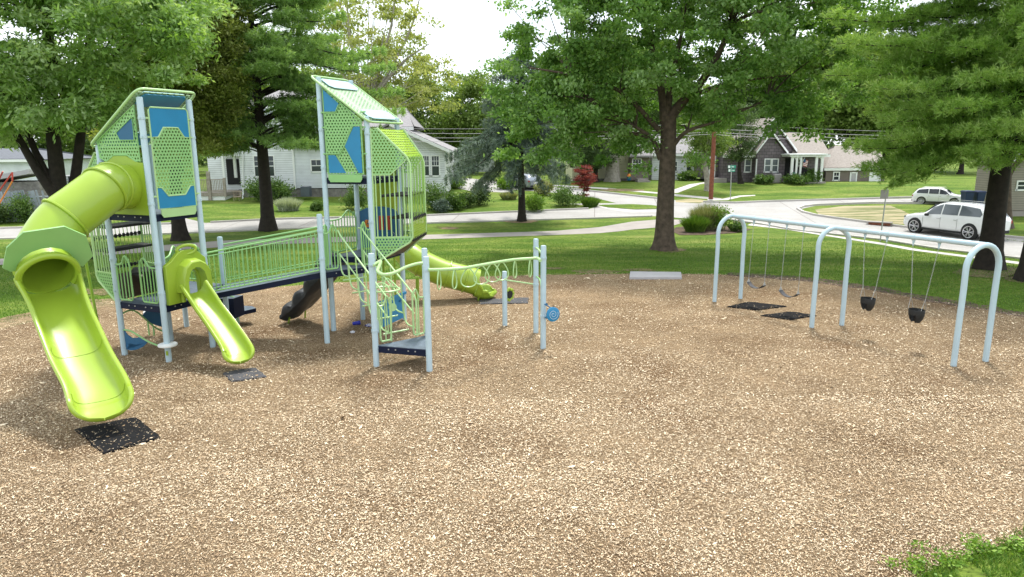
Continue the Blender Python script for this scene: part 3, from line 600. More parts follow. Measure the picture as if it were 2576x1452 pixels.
# ---- barred climbing cages
def cage(P, Q, Po, Qo, z0, z1, zb, zt_, zi, nf, ns, low=None):
    """P,Q inner posts; Po,Qo outer corners; z0/z1 inner/outer bottom, zb foot of bars, zt_/zi outer/inner top"""
    P, Q, Po, Qo = [V((a[0], a[1], 0)) for a in (P, Q, Po, Qo)]
    for a, b in ((P, Po), (Q, Qo)):
        D_ = (b-a).length; X = lambda d, z: a + (b-a)*d + V((0, 0, z)); nr = (b-a).cross(V((0, 0, 1))).normalized()*.012
        mb = MB(); fr = [(.08, zi), (.24, zi), (.92, zt_+.05), (1, zt_-.12), (1, z1+.12), (.92, z1), (.14, z0), (.06, z0+.05)]
        mb.tube([X(*q) for q in fr], .028, 8, 0, True)
        zu = zb + (zt_-zb)*.80; up = [(.08, zi-.02), (.24, zi-.02), (.92, zt_), (.84, zt_-.08), (.5, zu), (.08, zu)]
        mb.prism([X(*q) for q in up], nr, 1, pcf=[(d*D_, z) for d, z in up]); mb.tube([X(*q) for q in up[2:]], .016, 6, 0)
        lw = [(.08, zb), (.98, zb), (.94, z1+.03), (.14, z0+.02)]
        mb.prism([X(*q) for q in lw], nr, 1, pcf=[(d*D_, z) for d, z in lw]); mb.tube([X(.08, zb), X(.98, zb)], .016, 6, 0)
        for i in range(ns):
            d = .14 + .80*i/(ns-1) if ns > 1 else .5; zz = zu if d < .5 else zu + (zt_-.1-zu)*(d-.5)/.4
            mb.tube([X(d, zb), X(d, zz)], .016, 6, 0)
        ob('cage_side', mb, ['rail', 'perfm'], PS, True)
    L_ = (Qo-Po).length; Y_ = lambda s, d, z: (P.lerp(Q, s)).lerp(Po.lerp(Qo, s), d) + V((0, 0, z))
    mb = MB(); q = [(.03, .24, zi-.02), (.97, .24, zi-.02), (.97, .92, zt_+.03), (.03, .92, zt_+.03)]
    ln = math.hypot((Po-P).length*.68, zi-zt_)
    mb.prism([Y_(*a) for a in q], V((0, 0, .012)), 0, pcf=[(0, 0), (L_*.75, 0), (L_*.75, ln*.75), (0, ln*.75)])
    ob('cage_sheet', mb, 'perfl', PS); mb = MB()
    q = [(.02, 1, zb+.42), (.98, 1, zb+.42), (.98, 1, z1+.08), (.02, 1, z1+.08)]; nr = V((Qo-Po)).cross(V((0, 0, 1))).normalized()*.012
    if low: mb.prism([Y_(*a) for a in q], nr, 0, pcf=[(0, 0), (L_, 0), (L_, zb+.42-z1), (0, zb+.42-z1)])
    if low: ob('cage_sheet', mb, 'perfl', PS)
    zf = zb + .42 if low else zb
    mb = MB()
    for i in range(nf):
        s = .05 + .90*i/(nf-1); mb.tube([Y_(s, .80, zt_+.13), Y_(s, .93, zt_+.05), Y_(s, .995, zt_-.10), Y_(s, 1, zf)], .008, 6)
    ob('cage_bars', mb, 'bar', PS, True)
    mb = MB()                                    # rubber cleats along the foot rows, tray and rope steps
    for z in ([zf, z1+.06] if low else [zb, zb+.72, zb+1.30]):
        mb = MB()
        for i in range(nf): s = .05+.90*i/(nf-1); mb.lathe([(.001, -.05), (.03, -.04), (.035, 0), (.03, .04), (.001, .05)], Y_(s, 1, z), n=8)
        mb.tube([Y_(.02, 1, z), Y_(.98, 1, z)], .016, 6); ob('rope_cleats', mb, 'black', PS, True)
    mb = MB()
    mb = MB(); mb.prism([Y_(.03, .1, z0), Y_(.97, .1, z0), Y_(.97, .97, z1+.03), Y_(.03, .97, z1+.03)], (0, 0, .03)); ob('cage_tray', mb, 'brown', PS)
    for z, d0, s0, s1 in ((zb+.44, .45, .03, .97), (zb+.98, .25, .03, .97)):
        mb = MB(); mb.prism([Y_(s0, d0, z), Y_(s1, d0, z), Y_(s1, .97, z), Y_(s0, .97, z)], (0, 0, .045))
        mb.tube([Y_(s0, d0, z+.02), Y_(s1, d0, z+.02)], .035, 8)
        ob('climbing_step', mb, 'black', PS)
cage(PP['T2'], PP['T3'], (-2.43, 16.80), (-2.27, 18.16), 1.84, 2.28, 2.42, 4.30, 5.02, 9, 8, low=True)
cage(PP['P2'], PP['P4'], (-9.42, 15.36), (-8.98, 16.62), 1.26, 1.66, 1.88, 3.95, 4.50, 12, 7)
mb = MB(); mb.box((-8.55, 16.0, 1.78), (.75, .8, .06), .4); mb.box((-8.35, 16.3, 1.52), (.9, .5, .5), .4); ob('climbing_step', mb, 'black', PS)
# ---- low railings with a humped top
def railp(P, Q, s0, s1, z0, z1, nb, name='railing', mat='mint', flip=False):
    f = (lambda t: s0+(s1-s0)*(1-t)) if flip else (lambda t: s0+(s1-s0)*t)
    hz = lambda t: z1 - .20 + .20*math.exp(-((t-.72)/.22)**2)*1.0
    tp = [(t, hz(t)) for t in [i/14 for i in range(14)]] + [(.93, z1-.06), (1.0, z1-.22)]
    mb = MB(); mb.tube([sz(P, Q, f(t), z) for t, z in tp+[(1, z0+.14), (.96, z0+.05), (.88, z0+.03), (.12, z0+.03), (.04, z0+.06), (0, z0+.14), (0, hz(0)-.05)]], .021, 7)
    for i in range(nb):
        t = (i+1)/(nb+1); mb.tube([sz(P, Q, f(t), z0+.03), sz(P, Q, f(t), hz(t))], .014, 6)
    return ob(name, mb, mat, PS, True)
a, b, c, d = [PP[k] for k in ('P2', 'P1', 'P3', 'P4')]
railp(a, b, .06, .36, 1.28, 2.30, 3); railp(a, b, .58, .93, 1.28, 2.28, 4, flip=True); railp(PP['P4'], PP['P5'], .1, .9, 1.28, 2.2, 7); railp(PP['P5'], PP['S1'], .1, .5, 1.28, 2.2, 4)
railp(PP['T1'], PP['T4'], .08, .92, 1.96, 3.0, 8); railp(PP['T4'], PP['T1'], -.30, -.06, 1.9, 3.0, 3); railp(PP['R1'], PP['T1'], .1, .9, 1.75, 2.75, 6)
railp(PP['R1'], PP['T2'], .05, .30, 1.75, 2.82, 3); railp(PP['T2'], PP['R1'], .04, .22, 1.75, 2.82, 3)
railp(PP['R2'], PP['R4'], .10, .30, .50, 1.50, 1, mat='rail'); railp(PP['R4'], PP['R2'], .05, .27, .50, 1.55, 1, mat='rail')
# ---- bridge
def bl_(a, b, t, z0, z1, h=0.0): q = pt(a).lerp(pt(b), t); return V((q.x, q.y, z0+(z1-z0)*t+h))
mb = MB(); q = []
n_ = 12
for i in range(n_+1):
    t = .02+.96*i/n_; rise = 0; a = bl_('P3', 'R1', t, 1.25, 1.72, rise); b = bl_('S1', 'T1', t, 1.25, 1.72, rise); e = (b-a).normalized()*.07; a += e; b -= e
    q.append([a-V((0, 0, .13)), a, b, b-V((0, 0, .13))])
mb.grid([[r[0], r[1]] for r in q], 0); mb.grid([[r[1], r[2]] for r in q], 1); mb.grid([[r[2], r[3]] for r in q], 0); mb.grid([[r[3], r[0]] for r in q], 0)
ob('bridge_deck', mb, ['navy', 'deck'], PS)
for a_, b_ in (('P3', 'R1'), ('S1', 'T1')):
    mb = MB(); R_ = lambda t, h: bl_(a_, b_, t, 1.25, 1.72, h)
    for h, r in ((.98, .021), (.90, .014), (.07, .018), (.14, .012)): mb.tube([R_(.03+.94*i/10, h) for i in range(11)], r, 7)
    for i in range(24): t = .04+.92*i/23; mb.tube([R_(t, .07), R_(t, .90)], .012, 6)
    ob('bridge_railing', mb, 'mint', PS, True)
# ---- swept troughs and tubes
def frames(path):
    o_ = []
    for i in range(len(path)):
        t = (path[min(i+1, len(path)-1)]-path[max(i-1, 0)]).normalized(); s = t.cross(V((0, 0, 1))).normalized(); o_.append((path[i], t, s, s.cross(t)))
    return o_
def trough(path, w, d0, d1, exit_len=.35, w0=None):
    cum = [0.0]
    for a, b in zip(path, path[1:]): cum.append(cum[-1]+(b-a).length)
    T_ = cum[-1]; ts = [T_*(1-exit_len/T_)*i/30 for i in range(30)] + [T_-exit_len*math.cos(math.pi/2*i/22) for i in range(23)]; np_ = []
    for q in ts:
        k = max(0, min(len(cum)-2, sum(1 for c in cum if c <= q)-1)); np_.append(path[k].lerp(path[k+1], (q-cum[k])/(cum[k+1]-cum[k])))
    path = np_; wb = w; fr = frames(path); tot = sum((path[i+1]-path[i]).length for i in range(len(path)-1)); acc = 0; rows = []
    for i, (c, t, s, n) in enumerate(fr):
        if i: acc += (path[i]-path[i-1]).length
        f = acc/tot; d = d0+(d1-d0)*min(1, f*3.5); e = max(0, (acc-(tot-exit_len))/exit_len); w = wb if w0 is None else wb+(w0-wb)*max(0, 1-f*5)**1.5; a = w*math.sqrt(max(.0, 1-min(e, 1)**3.8))+.004; d = d*(1-.86*min(e, 1)**2); lift = 0
        d = max(d-lift, .05); row = []
        K = 12
        for k in range(K+1):
            th = math.pi + math.pi*k/K; x = math.copysign(abs(math.cos(th))**.62, math.cos(th)); y = 1-abs(math.sin(th))**.75; row.append(c + s*(a*x) + n*(d*y+lift))
        sq = math.sqrt(max(0, 1-min(e, 1)**3))*.97+.03
        for dx, dy in ((.025, .028), (.06, .03), (.085, .0), (.075, -.055)): row.append(c + s*(a+dx*sq) + n*(d+lift+dy*sq))
        for k in range(7): 
            th = math.pi*k/6; row.append(c + s*((a+.03*sq)*math.cos(th)) + n*(lift + d - (d+.045*sq)*math.sin(th)**.8 - .03*sq))
        for dx, dy in ((.075, -.055), (.085, .0), (.06, .03), (.025, .028)): row.append(c - s*(a+dx*sq) + n*(d+lift+dy*sq))
        rows.append(row)
    mb = MB(); mb.grid(rows, 0, True)
    tip = rows[-1]; mb.add(tip, [tuple(range(len(tip)))]); return mb
def tubeway(mb, path, r, n=28, th=.025):
    fr = frames(path); L1 = [[c + (s*math.cos(2*math.pi*j/n)+m_*math.sin(2*math.pi*j/n))*r for j in range(n)] for c, t, s, m_ in fr]
    L2 = [[c + (s*math.cos(2*math.pi*j/n)+m_*math.sin(2*math.pi*j/n))*(r-th) for j in range(n)] for c, t, s, m_ in fr]
    mb.grid(L1, 0, True); mb.grid(L2, 0, True)
    for k in (0, -1): mb.grid([L1[k], L2[k]], 0, True)
def ringat(mb, path, i, r, r2=.035):
    c, t, s, m_ = frames(path)[i]; mb.tube([c + (s*math.cos(2*math.pi*j/28)+m_*math.sin(2*math.pi*j/28))*r for j in range(28)], r2, 6, 0, True)
# big slide: bed line
bed = spl([A(120, 737, 12.6), A(172, 847, 11.9), A(208, 929, 11.35), A(242, 992, 10.92), A(257, 1030, 10.62), A(264, 1058, 10.38)], 7)
BR = .45
ob('open_slide', trough(bed, .385, BR*1.0, .27, .40, BR), 'lime', PS, True)
fb = frames(bed); mb = MB()
for i in (11, 24):
    c, t, s, n = fb[i]; mb = MB(); d_ = .27 if i > 12 else .31
    mb.tube([c + s*(.38*math.copysign(abs(math.cos(th))**.62, math.cos(th))) + n*(d_*(1-abs(math.sin(th))**.75)+.004) for th in [math.pi*(1+k/20) for k in range(21)]], .004, 4); ob('slide_seam', mb, 'limed', PS)
c0, t0, s0, n0 = frames(bed)[0]; mouth = c0 + n0*BR
face = sz(PP['P2'], PP['P1'], .55, 3.80)
tp = spl([face, face+V((-.12, -.45, .02)), A(262, 478, 13.95), A(206, 520, 13.55), A(150, 566, 13.2), mouth - t0*.42 + V((-.02, .02, .05)), mouth], 7)
mb = MB(); tubeway(mb, tp, BR+.015)
for i in (7, 14, 26): ringat(mb, tp, i, BR+.03, .03)
mb.tube([mouth + t0*.03 + (s0*math.cos(2*math.pi*j/36)+n0*math.sin(2*math.pi*j/36))*(BR+.02) for j in range(-3, 22)], .06, 10)
ob('tube_slide', mb, 'lime', PS, True)
mb = MB(); Pm = mouth - t0*.16 + n0*.06      # many-sided hood plate standing over the mouth
ring = []
for k, (a, b) in enumerate([(-.72, .10), (-.60, .62), (-.33, .95), (.28, 1.0), (.55, .70), (.62, .12), (.40, -.1), (-.45, -.1)]): ring.append(Pm - s0*0 + s0*a + n0*b*.82)
inner = [Pm + s0*(BR+.02)*math.cos(th) + n0*(BR+.02)*math.sin(th) for th in [math.radians(x) for x in range(0, 181, 20)]]
mb.prism([Pm+s0*.55+n0*.0, Pm+s0*.66+n0*.10, Pm+s0*.60+n0*.55, Pm+s0*.36+n0*.86, Pm-s0*.26+n0*.92, Pm-s0*.62+n0*.66, Pm-s0*.76+n0*.16, Pm-s0*.60-n0*.08] + inner[::-1], t0*.03)
ob('hood_plate', mb, 'mint', PS)
mb = MB(); q = [(.02, 3.22), (.02, 4.30), (.16, 4.32), (.36, 4.44), (.64, 4.44), (.84, 4.32), (.98, 4.30), (.98, 3.22)]
plate(mb, PP['P2'], PP['P1'], q, .02, .05); pn = ob('tube_entry_panel', mb, 'lime', PS, True)
for a, b in ((G(258, 874), A(205, 600, 13.9)), (G(206, 846, .0), A(172, 590, 13.4)), (G(177, 1014), V((-7.42, 11.30, .72)))):
    mb = MB(); mb.tube([a, b], .03, 8); ob('slide_support', mb, 'bar', PS, True)
# small slide
bed2 = spl([A(482, 738, 14.95), A(510, 770, 14.7), A(545, 815, 14.4), A(575, 857, 14.1), A(596, 890, 13.85), A(605, 914, 13.6)], 7)
ob('open_slide', trough(bed2, .235, .28, .16, .28), 'lime', PS, True)
P_, Q_ = PP['P1'], PP['P3']
hood = [(.07, 1.26), (.07, 2.12), (.20, 2.20), (.34, 2.34), (.44, 2.40), (.66, 2.40), (.78, 2.34), (.95, 2.16), (.96, 1.26), (.76, 1.26), (.76, 1.72), (.72, 1.88), (.64, 1.97), (.56, 1.99), (.48, 1.95), (.42, 1.84), (.39, 1.70), (.39, 1.26)]
mb = MB(); plate(mb, P_, Q_, hood, .01, .10)
vis = [(.24, 1.50), (.26, 1.85), (.34, 2.10), (.48, 2.22), (.68, 2.22), (.82, 2.12), (.92, 1.95), (.94, 1.50), (.78, 1.40), (.78, 1.72), (.74, 1.90), (.65, 2.0), (.56, 2.02), (.46, 1.98), (.40, 1.86), (.37, 1.70), (.37, 1.45)]
rows = []
for off, k in ((.08, 1.0), (.2, .97), (.30, .93), (.33, .88)):
    rows.append([sz(P_, Q_, .57+(s-.57)*(k if i < 8 else 1), 1.5+(z-1.5)*(k if i < 8 else 1), off) for i, (s, z) in enumerate(vis)])
mb.grid(rows, 0, True); mb.add(rows[-1], [tuple(range(len(rows[-1])))])
hd = ob('slide_hood', mb, 'lime', PS, True, bevel=.012)
mb = MB(); mb.tube([sz(P_, Q_, .56+.17*math.cos(a), 2.40+.10*math.sin(a), .08+.05*math.cos(a)) for a in [math.radians(x) for x in range(0, 360, 18)]], .038, 8, 0, True)
ob('handle', mb, 'lime', hd, True)
for s in (.34, .80): mb = MB(); mb.tube([sz(P_, Q_, s, 1.28, .16), sz(P_, Q_, s, 1.52, .16)], .05, 8); ob('side_post', mb, 'lime', hd, True)
mb = MB(); mb.tube([G(545, 838), A(545, 812, 14.45)], .025, 8); ob('slide_support', mb, 'limed', PS, True)
# ---- things under tower A
mb = MB(); mb.tube(spl([pt('P2', .96), sz(PP['P2'], PP['P4'], .3, .95), sz(PP['P2'], PP['P4'], .7, .42), pt('P4', .20)], 6), .02, 7)
mb.tube(spl([pt('P2', .60), sz(PP['P2'], PP['P1'], .22, .59), sz(PP['P2'], PP['P1'], .6, .40), pt('P1', .30)], 6), .02, 7); ob('balance_pipe', mb, 'mint', PS, True)
def leafpanel(P, Q, q, hole):
    mb = MB(); K = 16; c = hole; h = [(c[0]+c[2]*math.cos(2*math.pi*k/K), c[1]+c[3]*math.sin(2*math.pi*k/K)) for k in range(K)]
    i0 = min(range(len(q)), key=lambda i: (q[i][0]-h[0][0])**2+(q[i][1]-h[0][1])**2)
    poly = q[i0:]+q[:i0]+[q[i0]] + [h[0]] + h[:0:-1] + [h[0]]
    plate(mb, P, Q, poly, -.01, .02); return ob('play_panel', mb, 'blued', PS)
leafpanel(PP['P2'], PP['P1'], [(.06, .60), (.12, .50), (.22, .44), (.34, .46), (.42, .50), (.56, .38), (.44, .26), (.30, .18), (.16, .14), (.06, .15)], (.20, .26, .08, .045))
leafpanel(PP['P2'], PP['P4'], [(.42, .78), (.55, .90), (.72, .96), (.95, .97), (.95, .32), (.84, .40), (.72, .48), (.62, .56)], (.74, .84, .09, .05))
for c, z in ((pt('P1'), .40), (G(388, 845), .62)):
    mb = MB(); mb.lathe([(.001, -.03), (.17, -.03), (.195, -.02), (.20, 0), (.195, .02), (.17, .03), (.001, .03)], (c.x+.02, c.y-.02, z), n=28); ob('stool_seat', mb, 'white', PS, True)
c = G(388, 845); mb = MB(); mb.tube(spl([c, c+V((0, 0, .25)), c+V((-.10, 0, .45)), c+V((0, 0, .6))], 6), .022, 7); mb.tube([c+V((-.12, 0, 0)), c+V((-.12, 0, 1.2))], .02, 7); ob('stool_leg', mb, 'mint', PS, True)
mb = MB(); c = pt('P1'); mb.box((c.x+.01, c.y-.066, .22), (.05, .006, .10)); ob('age_sticker', mb, 'lime', PS)
# transfer steps behind the bridge
q = [G(590, 769, .42), G(634, 770.5, .42), G(644, 776, .42), G(592, 788, .42)]
mb = MB(); mb.prism([v-V((0, 0, .10)) for v in q], (0, 0, .098), 0); mb.prism([v*1.0 for v in q], (0, 0, .006), 1)
q2 = [V((-7.62, 17.05, .84)), V((-7.08, 17.05, .84)), V((-6.98, 17.45, .84)), V((-7.62, 17.45, .84))]
mb.prism([v-V((0, 0, .52)) for v in q2], (0, 0, .518), 0); mb.prism(q2, (0, 0, .006), 1); ob('transfer_step', mb, ['navy', 'deck'], PS)
mb = MB(); mb.tube([A(574, 744, 17.2), A(588, 747, 17.2), A(594, 756, 17.2), G(599, 824)], .016, 7); ob('hand_rail', mb, 'mint', PS, True)
# ---- stair climber from the triangular deck down to the low platform
mb = MB()
def st(side, t, z): 
    a = sz(PP['R1'], PP['T2'], .33 if side == 0 else .80, 0); b = sz(PP['R2'], PP['R4'], .30 if side == 0 else .80, 0); c = a.lerp(b, t); return V((c.x, c.y, z))
for sd_ in (0, 1):
    zr = lambda t: 2.62 - 1.25*t
    mb.tube([st(sd_, -.08, 2.66), st(sd_, 0, 2.66), st(sd_, .06, zr(.06)), st(sd_, .97, zr(.97)), st(sd_, 1.0, 1.30), st(sd_, 1.0, .5)], .02, 7)
    mb.tube([st(sd_, .0, 2.12), st(sd_, .96, zr(.97)-.42)], .018, 7)
    for k in range(5):
        t = .0+.19*k; z = zr(t)-.48
        mb.tube(spl([st(sd_, t+.01, z), st(sd_, t+.02, z-.34), st(sd_, t+.07, z-.50), st(sd_, t+.20, z-.52)], 5), .018, 7)
        mb.tube([st(sd_, t+.19, z-.52), st(sd_, t+.17, zr(t+.17)-.04)], .014, 6)
for k in range(5):
    t = .05+.2*k; z = 1.55-1.15*t; 
    mb.tube([st(0, t, z), st(1, t, z)], .018, 7)
ob('loop_ladder', mb, 'rail', PS, True)
c = A(971, 728, 14.9)
mb = MB(); mb.tube([c+V((.30*math.cos(a), .30*math.sin(a), .0)) for a in [math.radians(x) for x in range(0, 360, 15)]], .022, 7, 0, True)
mb.tube(spl([c+V((-.3, 0, 0)), c+V((-.15, .1, .12)), c+V((.05, 0, .05)), c+V((.12, -.1, -.3)), c+V((.1, -.1, -.9))], 6), .016, 7)
mb.tube(spl([c+V((.3, 0, 0)), c+V((.1, .15, .15)), c+V((-.02, .1, .2)), c+V((-.1, 0, -.2)), c+V((-.12, -.05, -.9))], 6), .016, 7)
mb.lathe([(.001, 0), (.09, .0), (.09, .02), (.001, .02)], c+V((.12, .05, -.42)), (.3, -.9, .2), 18); ob('hoop_rail', mb, 'rail', PS, True)
# ---- overhead rails with hanging loops
mb = MB(); ov = spl([V((-2.86, 13.96, 2.2))] + [G(x, y, 2.2) for x, y in [(957, 657), (953, 672), (950, 683), (965, 691), (990, 687), (1022, 672), (1048, 664), (1066, 662)]], 6)
mb.tube(ov, .034, 10); ob('overhead_rail', mb, 'rail', PS, True); mb = MB()
ov2 = spl([G(x, y, 2.16) for x, y in [(1078, 679), (1120, 678), (1165, 675), (1200, 669), (1245, 661), (1290, 654), (1330, 651), (1352, 650), (1359, 656)]], 8); mb.tube(ov2, .034, 10)
ob('overhead_rail', mb, 'rail', PS, True); mb = MB(); mb.tube([pt('N2', 2.16), V((.63, 16.0, 2.2)), V((.7, 15.6, 2.16)), pt('N1', 2.12)], .026, 8); ob('link_rail', mb, 'rail', PS, True); mb = MB(); mb.tube([pt('N3', 1.22), pt('N2', 1.24)], .018, 7)
ob('balance_rail', mb, 'rail', PS, True)
for x_, ang_, w_ in ((1103, 80, .12), (1144, 75, .12), (1180, 10, .15), (1210, 15, .15), (1238, 5, .15), (1264, 20, .14), (1296, 70, .10), (1334, 72, .10)):
    c = min(ov2, key=lambda p: abs(proj(p)[0]-x_)).copy(); a = math.radians(ang_); e = V((math.cos(a), math.sin(a), 0)); mb = MB(); rr = []
    for k in range(20):
        th = 2*math.pi*k/20; wv = w_*math.sin(th)*(1-.45*math.cos(th)); rr.append(c + e*wv + V((0, 0, -.21+.20*math.cos(th))))
    mb.tube(rr, .014, 6, 0, True); ob('hanging_loop', mb, 'rail', PS, True)
mb = MB(); a = (pt('N1')+pt('N2'))/2
mb.tube(spl([pt('N2', 1.45), a+V((.02, .2, 1.45)), a+V((.03, -.25, 1.38)), a+V((.03, -.3, 1.2)), a+V((.03, -.3, .3)), a+V((.03, -.35, .16)), pt('N1', .12)], 6), .02, 7)
mb.tube(spl([a+V((.03, -.3, .62)), a+V((.03, -.5, .5)), pt('N1', .45)], 5), .018, 7); ob('climbing_pipe', mb, 'mint', PS, True)
# talking disc on post N1
c = A(1391, 791, 14.95); ax = V((.42, -.9, .05)).normalized()
mb = MB(); mb.lathe([(.001, -.03), (.15, -.03), (.165, -.015), (.165, .012), (.15, .022), (.001, .022)], c, ax, 32); pl = ob('spinner_disc', mb, 'blue', PS, True)
q = ax.to_track_quat('Z', 'Y'); mb = MB(); mb.tube([c + q @ V(((.012+.0085*a)*math.cos(a), (.012+.0085*a)*math.sin(a), .024)) for a in [i*.35 for i in range(38)]], .0035, 5); ob('spiral_line', mb, 'white', pl, True)
mb = MB()
for z in (.16, -.12): mb = MB(); mb.tube([V((.74, 15.2, c.z+z*1.1)), c+V((-.09, .1, z)), c+V((0, .03, z*.6))], .014, 6); mb.lathe([(.001, -.01), (.025, -.01), (.025, .01), (.001, .01)], V((.78, 15.19, c.z+z*1.1)), (0.3, -1, 0), 12); ob('bracket', mb, 'blued', pl, True)
c = A(1281, 741, 17.5); mb = MB(); ax = V((.7, -.7, .0)).normalized(); q = ax.to_track_quat('Z', 'Y')
mb.tube([c + q @ V(((.14+.022*math.cos(8*a))*math.cos(a), (.14+.022*math.cos(8*a))*math.sin(a), 0)) for a in [i*.1309 for i in range(48)]], .032, 7, 0, True)
wh = ob('play_wheel', mb, 'lime', PS, True); mb = MB(); mb.lathe([(.001, -.03), (.10, -.03), (.10, .03), (.001, .03)], c, ax, 18); mb.tube([c, pt('N3', c.z)], .02, 6); ob('hub', mb, 'black', wh, True)
# ---- play panels in tower B
mb = MB(); plate(mb, PP['T2'], PP['T3'], [(.10, .10), (.10, .78), (.95, .78), (.95, .10)], .02, .03, 0); plate(mb, PP['T2'], PP['T3'], [(.04, .74), (.04, .80), (.98, .80), (.98, .74)], .05, .06, 0)
mb.tube([sz(PP['T2'], PP['T3'], .75, .60, .07), sz(PP['T2'], PP['T3'], .85, .60, .07)], .02, 6, 1); ob('play_panel', mb, ['blue', 'blued'], PS)
P_, Q_ = PP['T4'], PP['T3']; mb = MB()
plate(mb, P_, Q_, [(.06, 1.98), (.06, 2.94), (.2, 3.02), (.4, 3.06), (.6, 3.06), (.8, 3.02), (.92, 2.94), (.94, 2.85), (.94, 1.98)], 0, .03, 0)
pp = ob('play_panel', mb, 'blued', PS)
mb = MB()
for s in (.50, .66): plate(mb, P_, Q_, [(s, 2.45), (s, 2.82), (s+.11, 2.82), (s+.11, 2.45)], .03, .02)
ob('red_window', mb, 'redp', pp)
mb = MB(); c = sz(P_, Q_, .24, 2.62, .05)
for k in range(6): a = k*math.pi/3; mb.lathe([(.001, -.01), (.045, -.01), (.045, .01), (.001, .01)], c+V((.065*math.cos(a), 0, .065*math.sin(a))), (0, -1, 0), 10)
ob('flower_emblem', mb, 'petal', pp)
mb = MB(); mb.tube(spl([sz(P_, Q_, s, z, .04) for s, z in [(.70, 2.38), (.66, 2.3), (.74, 2.22), (.70, 2.1), (.78, 2.05), (.80, 2.2), (.86, 2.3), (.82, 2.4)]], 5), .005, 5); ob('drawn_line', mb, 'white', pp)
# ---- far tube slide of tower B
a = sz(PP['T4'], PP['T3'], .5, 4.35)
tb = spl([a, a+V((.15, .55, -.05)), A(972, 500, 19.3), A(975, 560, 20.3), A(1010, 620, 20.7), A(1045, 653, 20.5), A(1110, 685, 20.4), A(1165, 700, 20.45), A(1200, 710, 20.5)], 7)
mb = MB(); tubeway(mb, tb, .40, 24)
for i in (7, 14, 28, 37, 44, 50): ringat(mb, tb, i, .41, .028)
ob('tube_slide', mb, 'lime', PS, True)
mb = MB(); plate(mb, PP['T4'], PP['T3'], [(.04, 3.88), (.04, 4.85), (.3, 5.0), (.7, 5.0), (.96, 4.85), (.96, 3.88)], -.05, .05); ob('tube_entry_panel', mb, 'lime', PS)
fr = frames(tb); c0, t0, s0, n0 = fr[-1]
ex = trough(spl([c0-n0*.38, c0-n0*.38+t0*.3, c0-n0*.30+V((.55, .03, -.12)), V((-.52, 20.5, .24))], 5), .38, .42, .26, .3); ob('slide_exit', ex, 'lime', PS, True)
mb = MB()
for (x, y, x2, y2, Y) in ((959, 780, 962, 640, 18.9), (985, 760, 990, 640, 19.5), (1004, 765, 1008, 655, 19.5), (1037, 765, 1046, 700, 20.2), (1054, 770, 1050, 700, 19.9), (1203, 760, 1203, 725, 20.3)):
    t_ = A(x2, y2, Y); mb = MB(); mb.tube([V((t_.x, Y, 0)), V((t_.x+.02, Y, t_.z))], .028, 8); ob('slide_support', mb, 'limed', PS, True)
# ---- black moulded climber
M['rockg'] = pm('charcoal_plastic', (.03, .032, .036), .5, .2, 4); rw = []; rr = random.Random(4); a0, a1 = V((-4.42, 17.35, 1.72)), V((-5.95, 17.95, .16)); wv = V((.42, .95, 0)).normalized()
import mathutils.noise as mno
for side in (1, -1):
    rows = []
    for i in range(29):
        u = i/28; c = a0.lerp(a1, u) + V((0, 0, -.12*math.sin(math.pi*u))); row = []
        for j in range(15):
            v = j/14-.5; ed = 1-(abs(v)*2)**4; lump = (.10+.42*abs(math.sin(math.pi*(u*4.1+.15*math.sin(v*7))))**.55)*max(0, ed)**.7*(1-.35*u) if side > 0 else -.12*ed
            row.append(c + wv*v*(.82+.06*math.sin(u*19)) + V((-.42, -.12, .72))*(lump+.05*mno.noise(V((u*6, v*5, 3)))))
        rows.append(row)
    rw.append(rows)
mb = MB(); mb.grid(rw[0]); mb.grid(rw[1])
mb.grid([[r[0] for r in rw[0]], [r[0] for r in rw[1]]]); mb.grid([[r[-1] for r in rw[0]], [r[-1] for r in rw[1]]]); mb.grid([rw[0][0], rw[1][0]]); mb.grid([rw[0][-1], rw[1][-1]])
ob('rock_climber', mb, 'rockg', PS, True)
for a, b in ((V((-5.95, 17.7, 0)), V((-5.85, 17.7, .35))), (V((-5.68, 18.3, 0)), V((-5.6, 18.2, .5)))): mb = MB(); mb.tube([a, b], .022, 7); ob('climber_leg', mb, 'limed', PS, True)
# ================================================================ rubber mats
labs = ['large black rubber mat dusted with chips at the foot of the big slide', 'small faded grey mat at the foot of the short slide', 'long flat grey mat below the far tube slide exit', 'black rubber mat under the belt swing nearest the end arch', 'dark mat under the belt swing beside the middle arch']
M['matg'] = pm('faded_rubber', (.055, .055, .062), .8, .2, 5, .4, 60); M['matb'] = pm('black_mat_rubber', (.009, .009, .010), .9, .3, 6, .5, 50, spec=.15)
for i, q in enumerate(MATQ):
    mb = MB(); rr = random.Random(i); top = []; n_ = 10; c = V((sum(a for a, b in q)/4, sum(b for a, b in q)/4, 0)); rows = []
    for u in range(n_+1):
        row = []
        for v in range(n_+1):
            a, b, c_, d_ = [V((x, y, 0)) for x, y in q]; p_ = a.lerp(b, v/n_).lerp(d_.lerp(c_, v/n_), u/n_)
            e = (u in (0, n_)) + (v in (0, n_)); p_.z = .05 - .012*e + .008*rr.random()
            if e: p_ += V((rr.uniform(-.012, .012), rr.uniform(-.012, .012), 0))
            row.append(p_)
        rows.append(row)
    mb.grid(rows); rim = rows[0]+[r[-1] for r in rows[1:]]+rows[-1][-2::-1]+[r[0] for r in rows[-2:0:-1]]
    mb.grid([rim, [V((p_.x, p_.y, .0)) for p_ in rim]], 0, True)
    tag(ob('rubber_mat', mb, 'matg' if i in (1, 2) else 'matb'), labs[i], 'rubber mat', 'rubber wear mats')
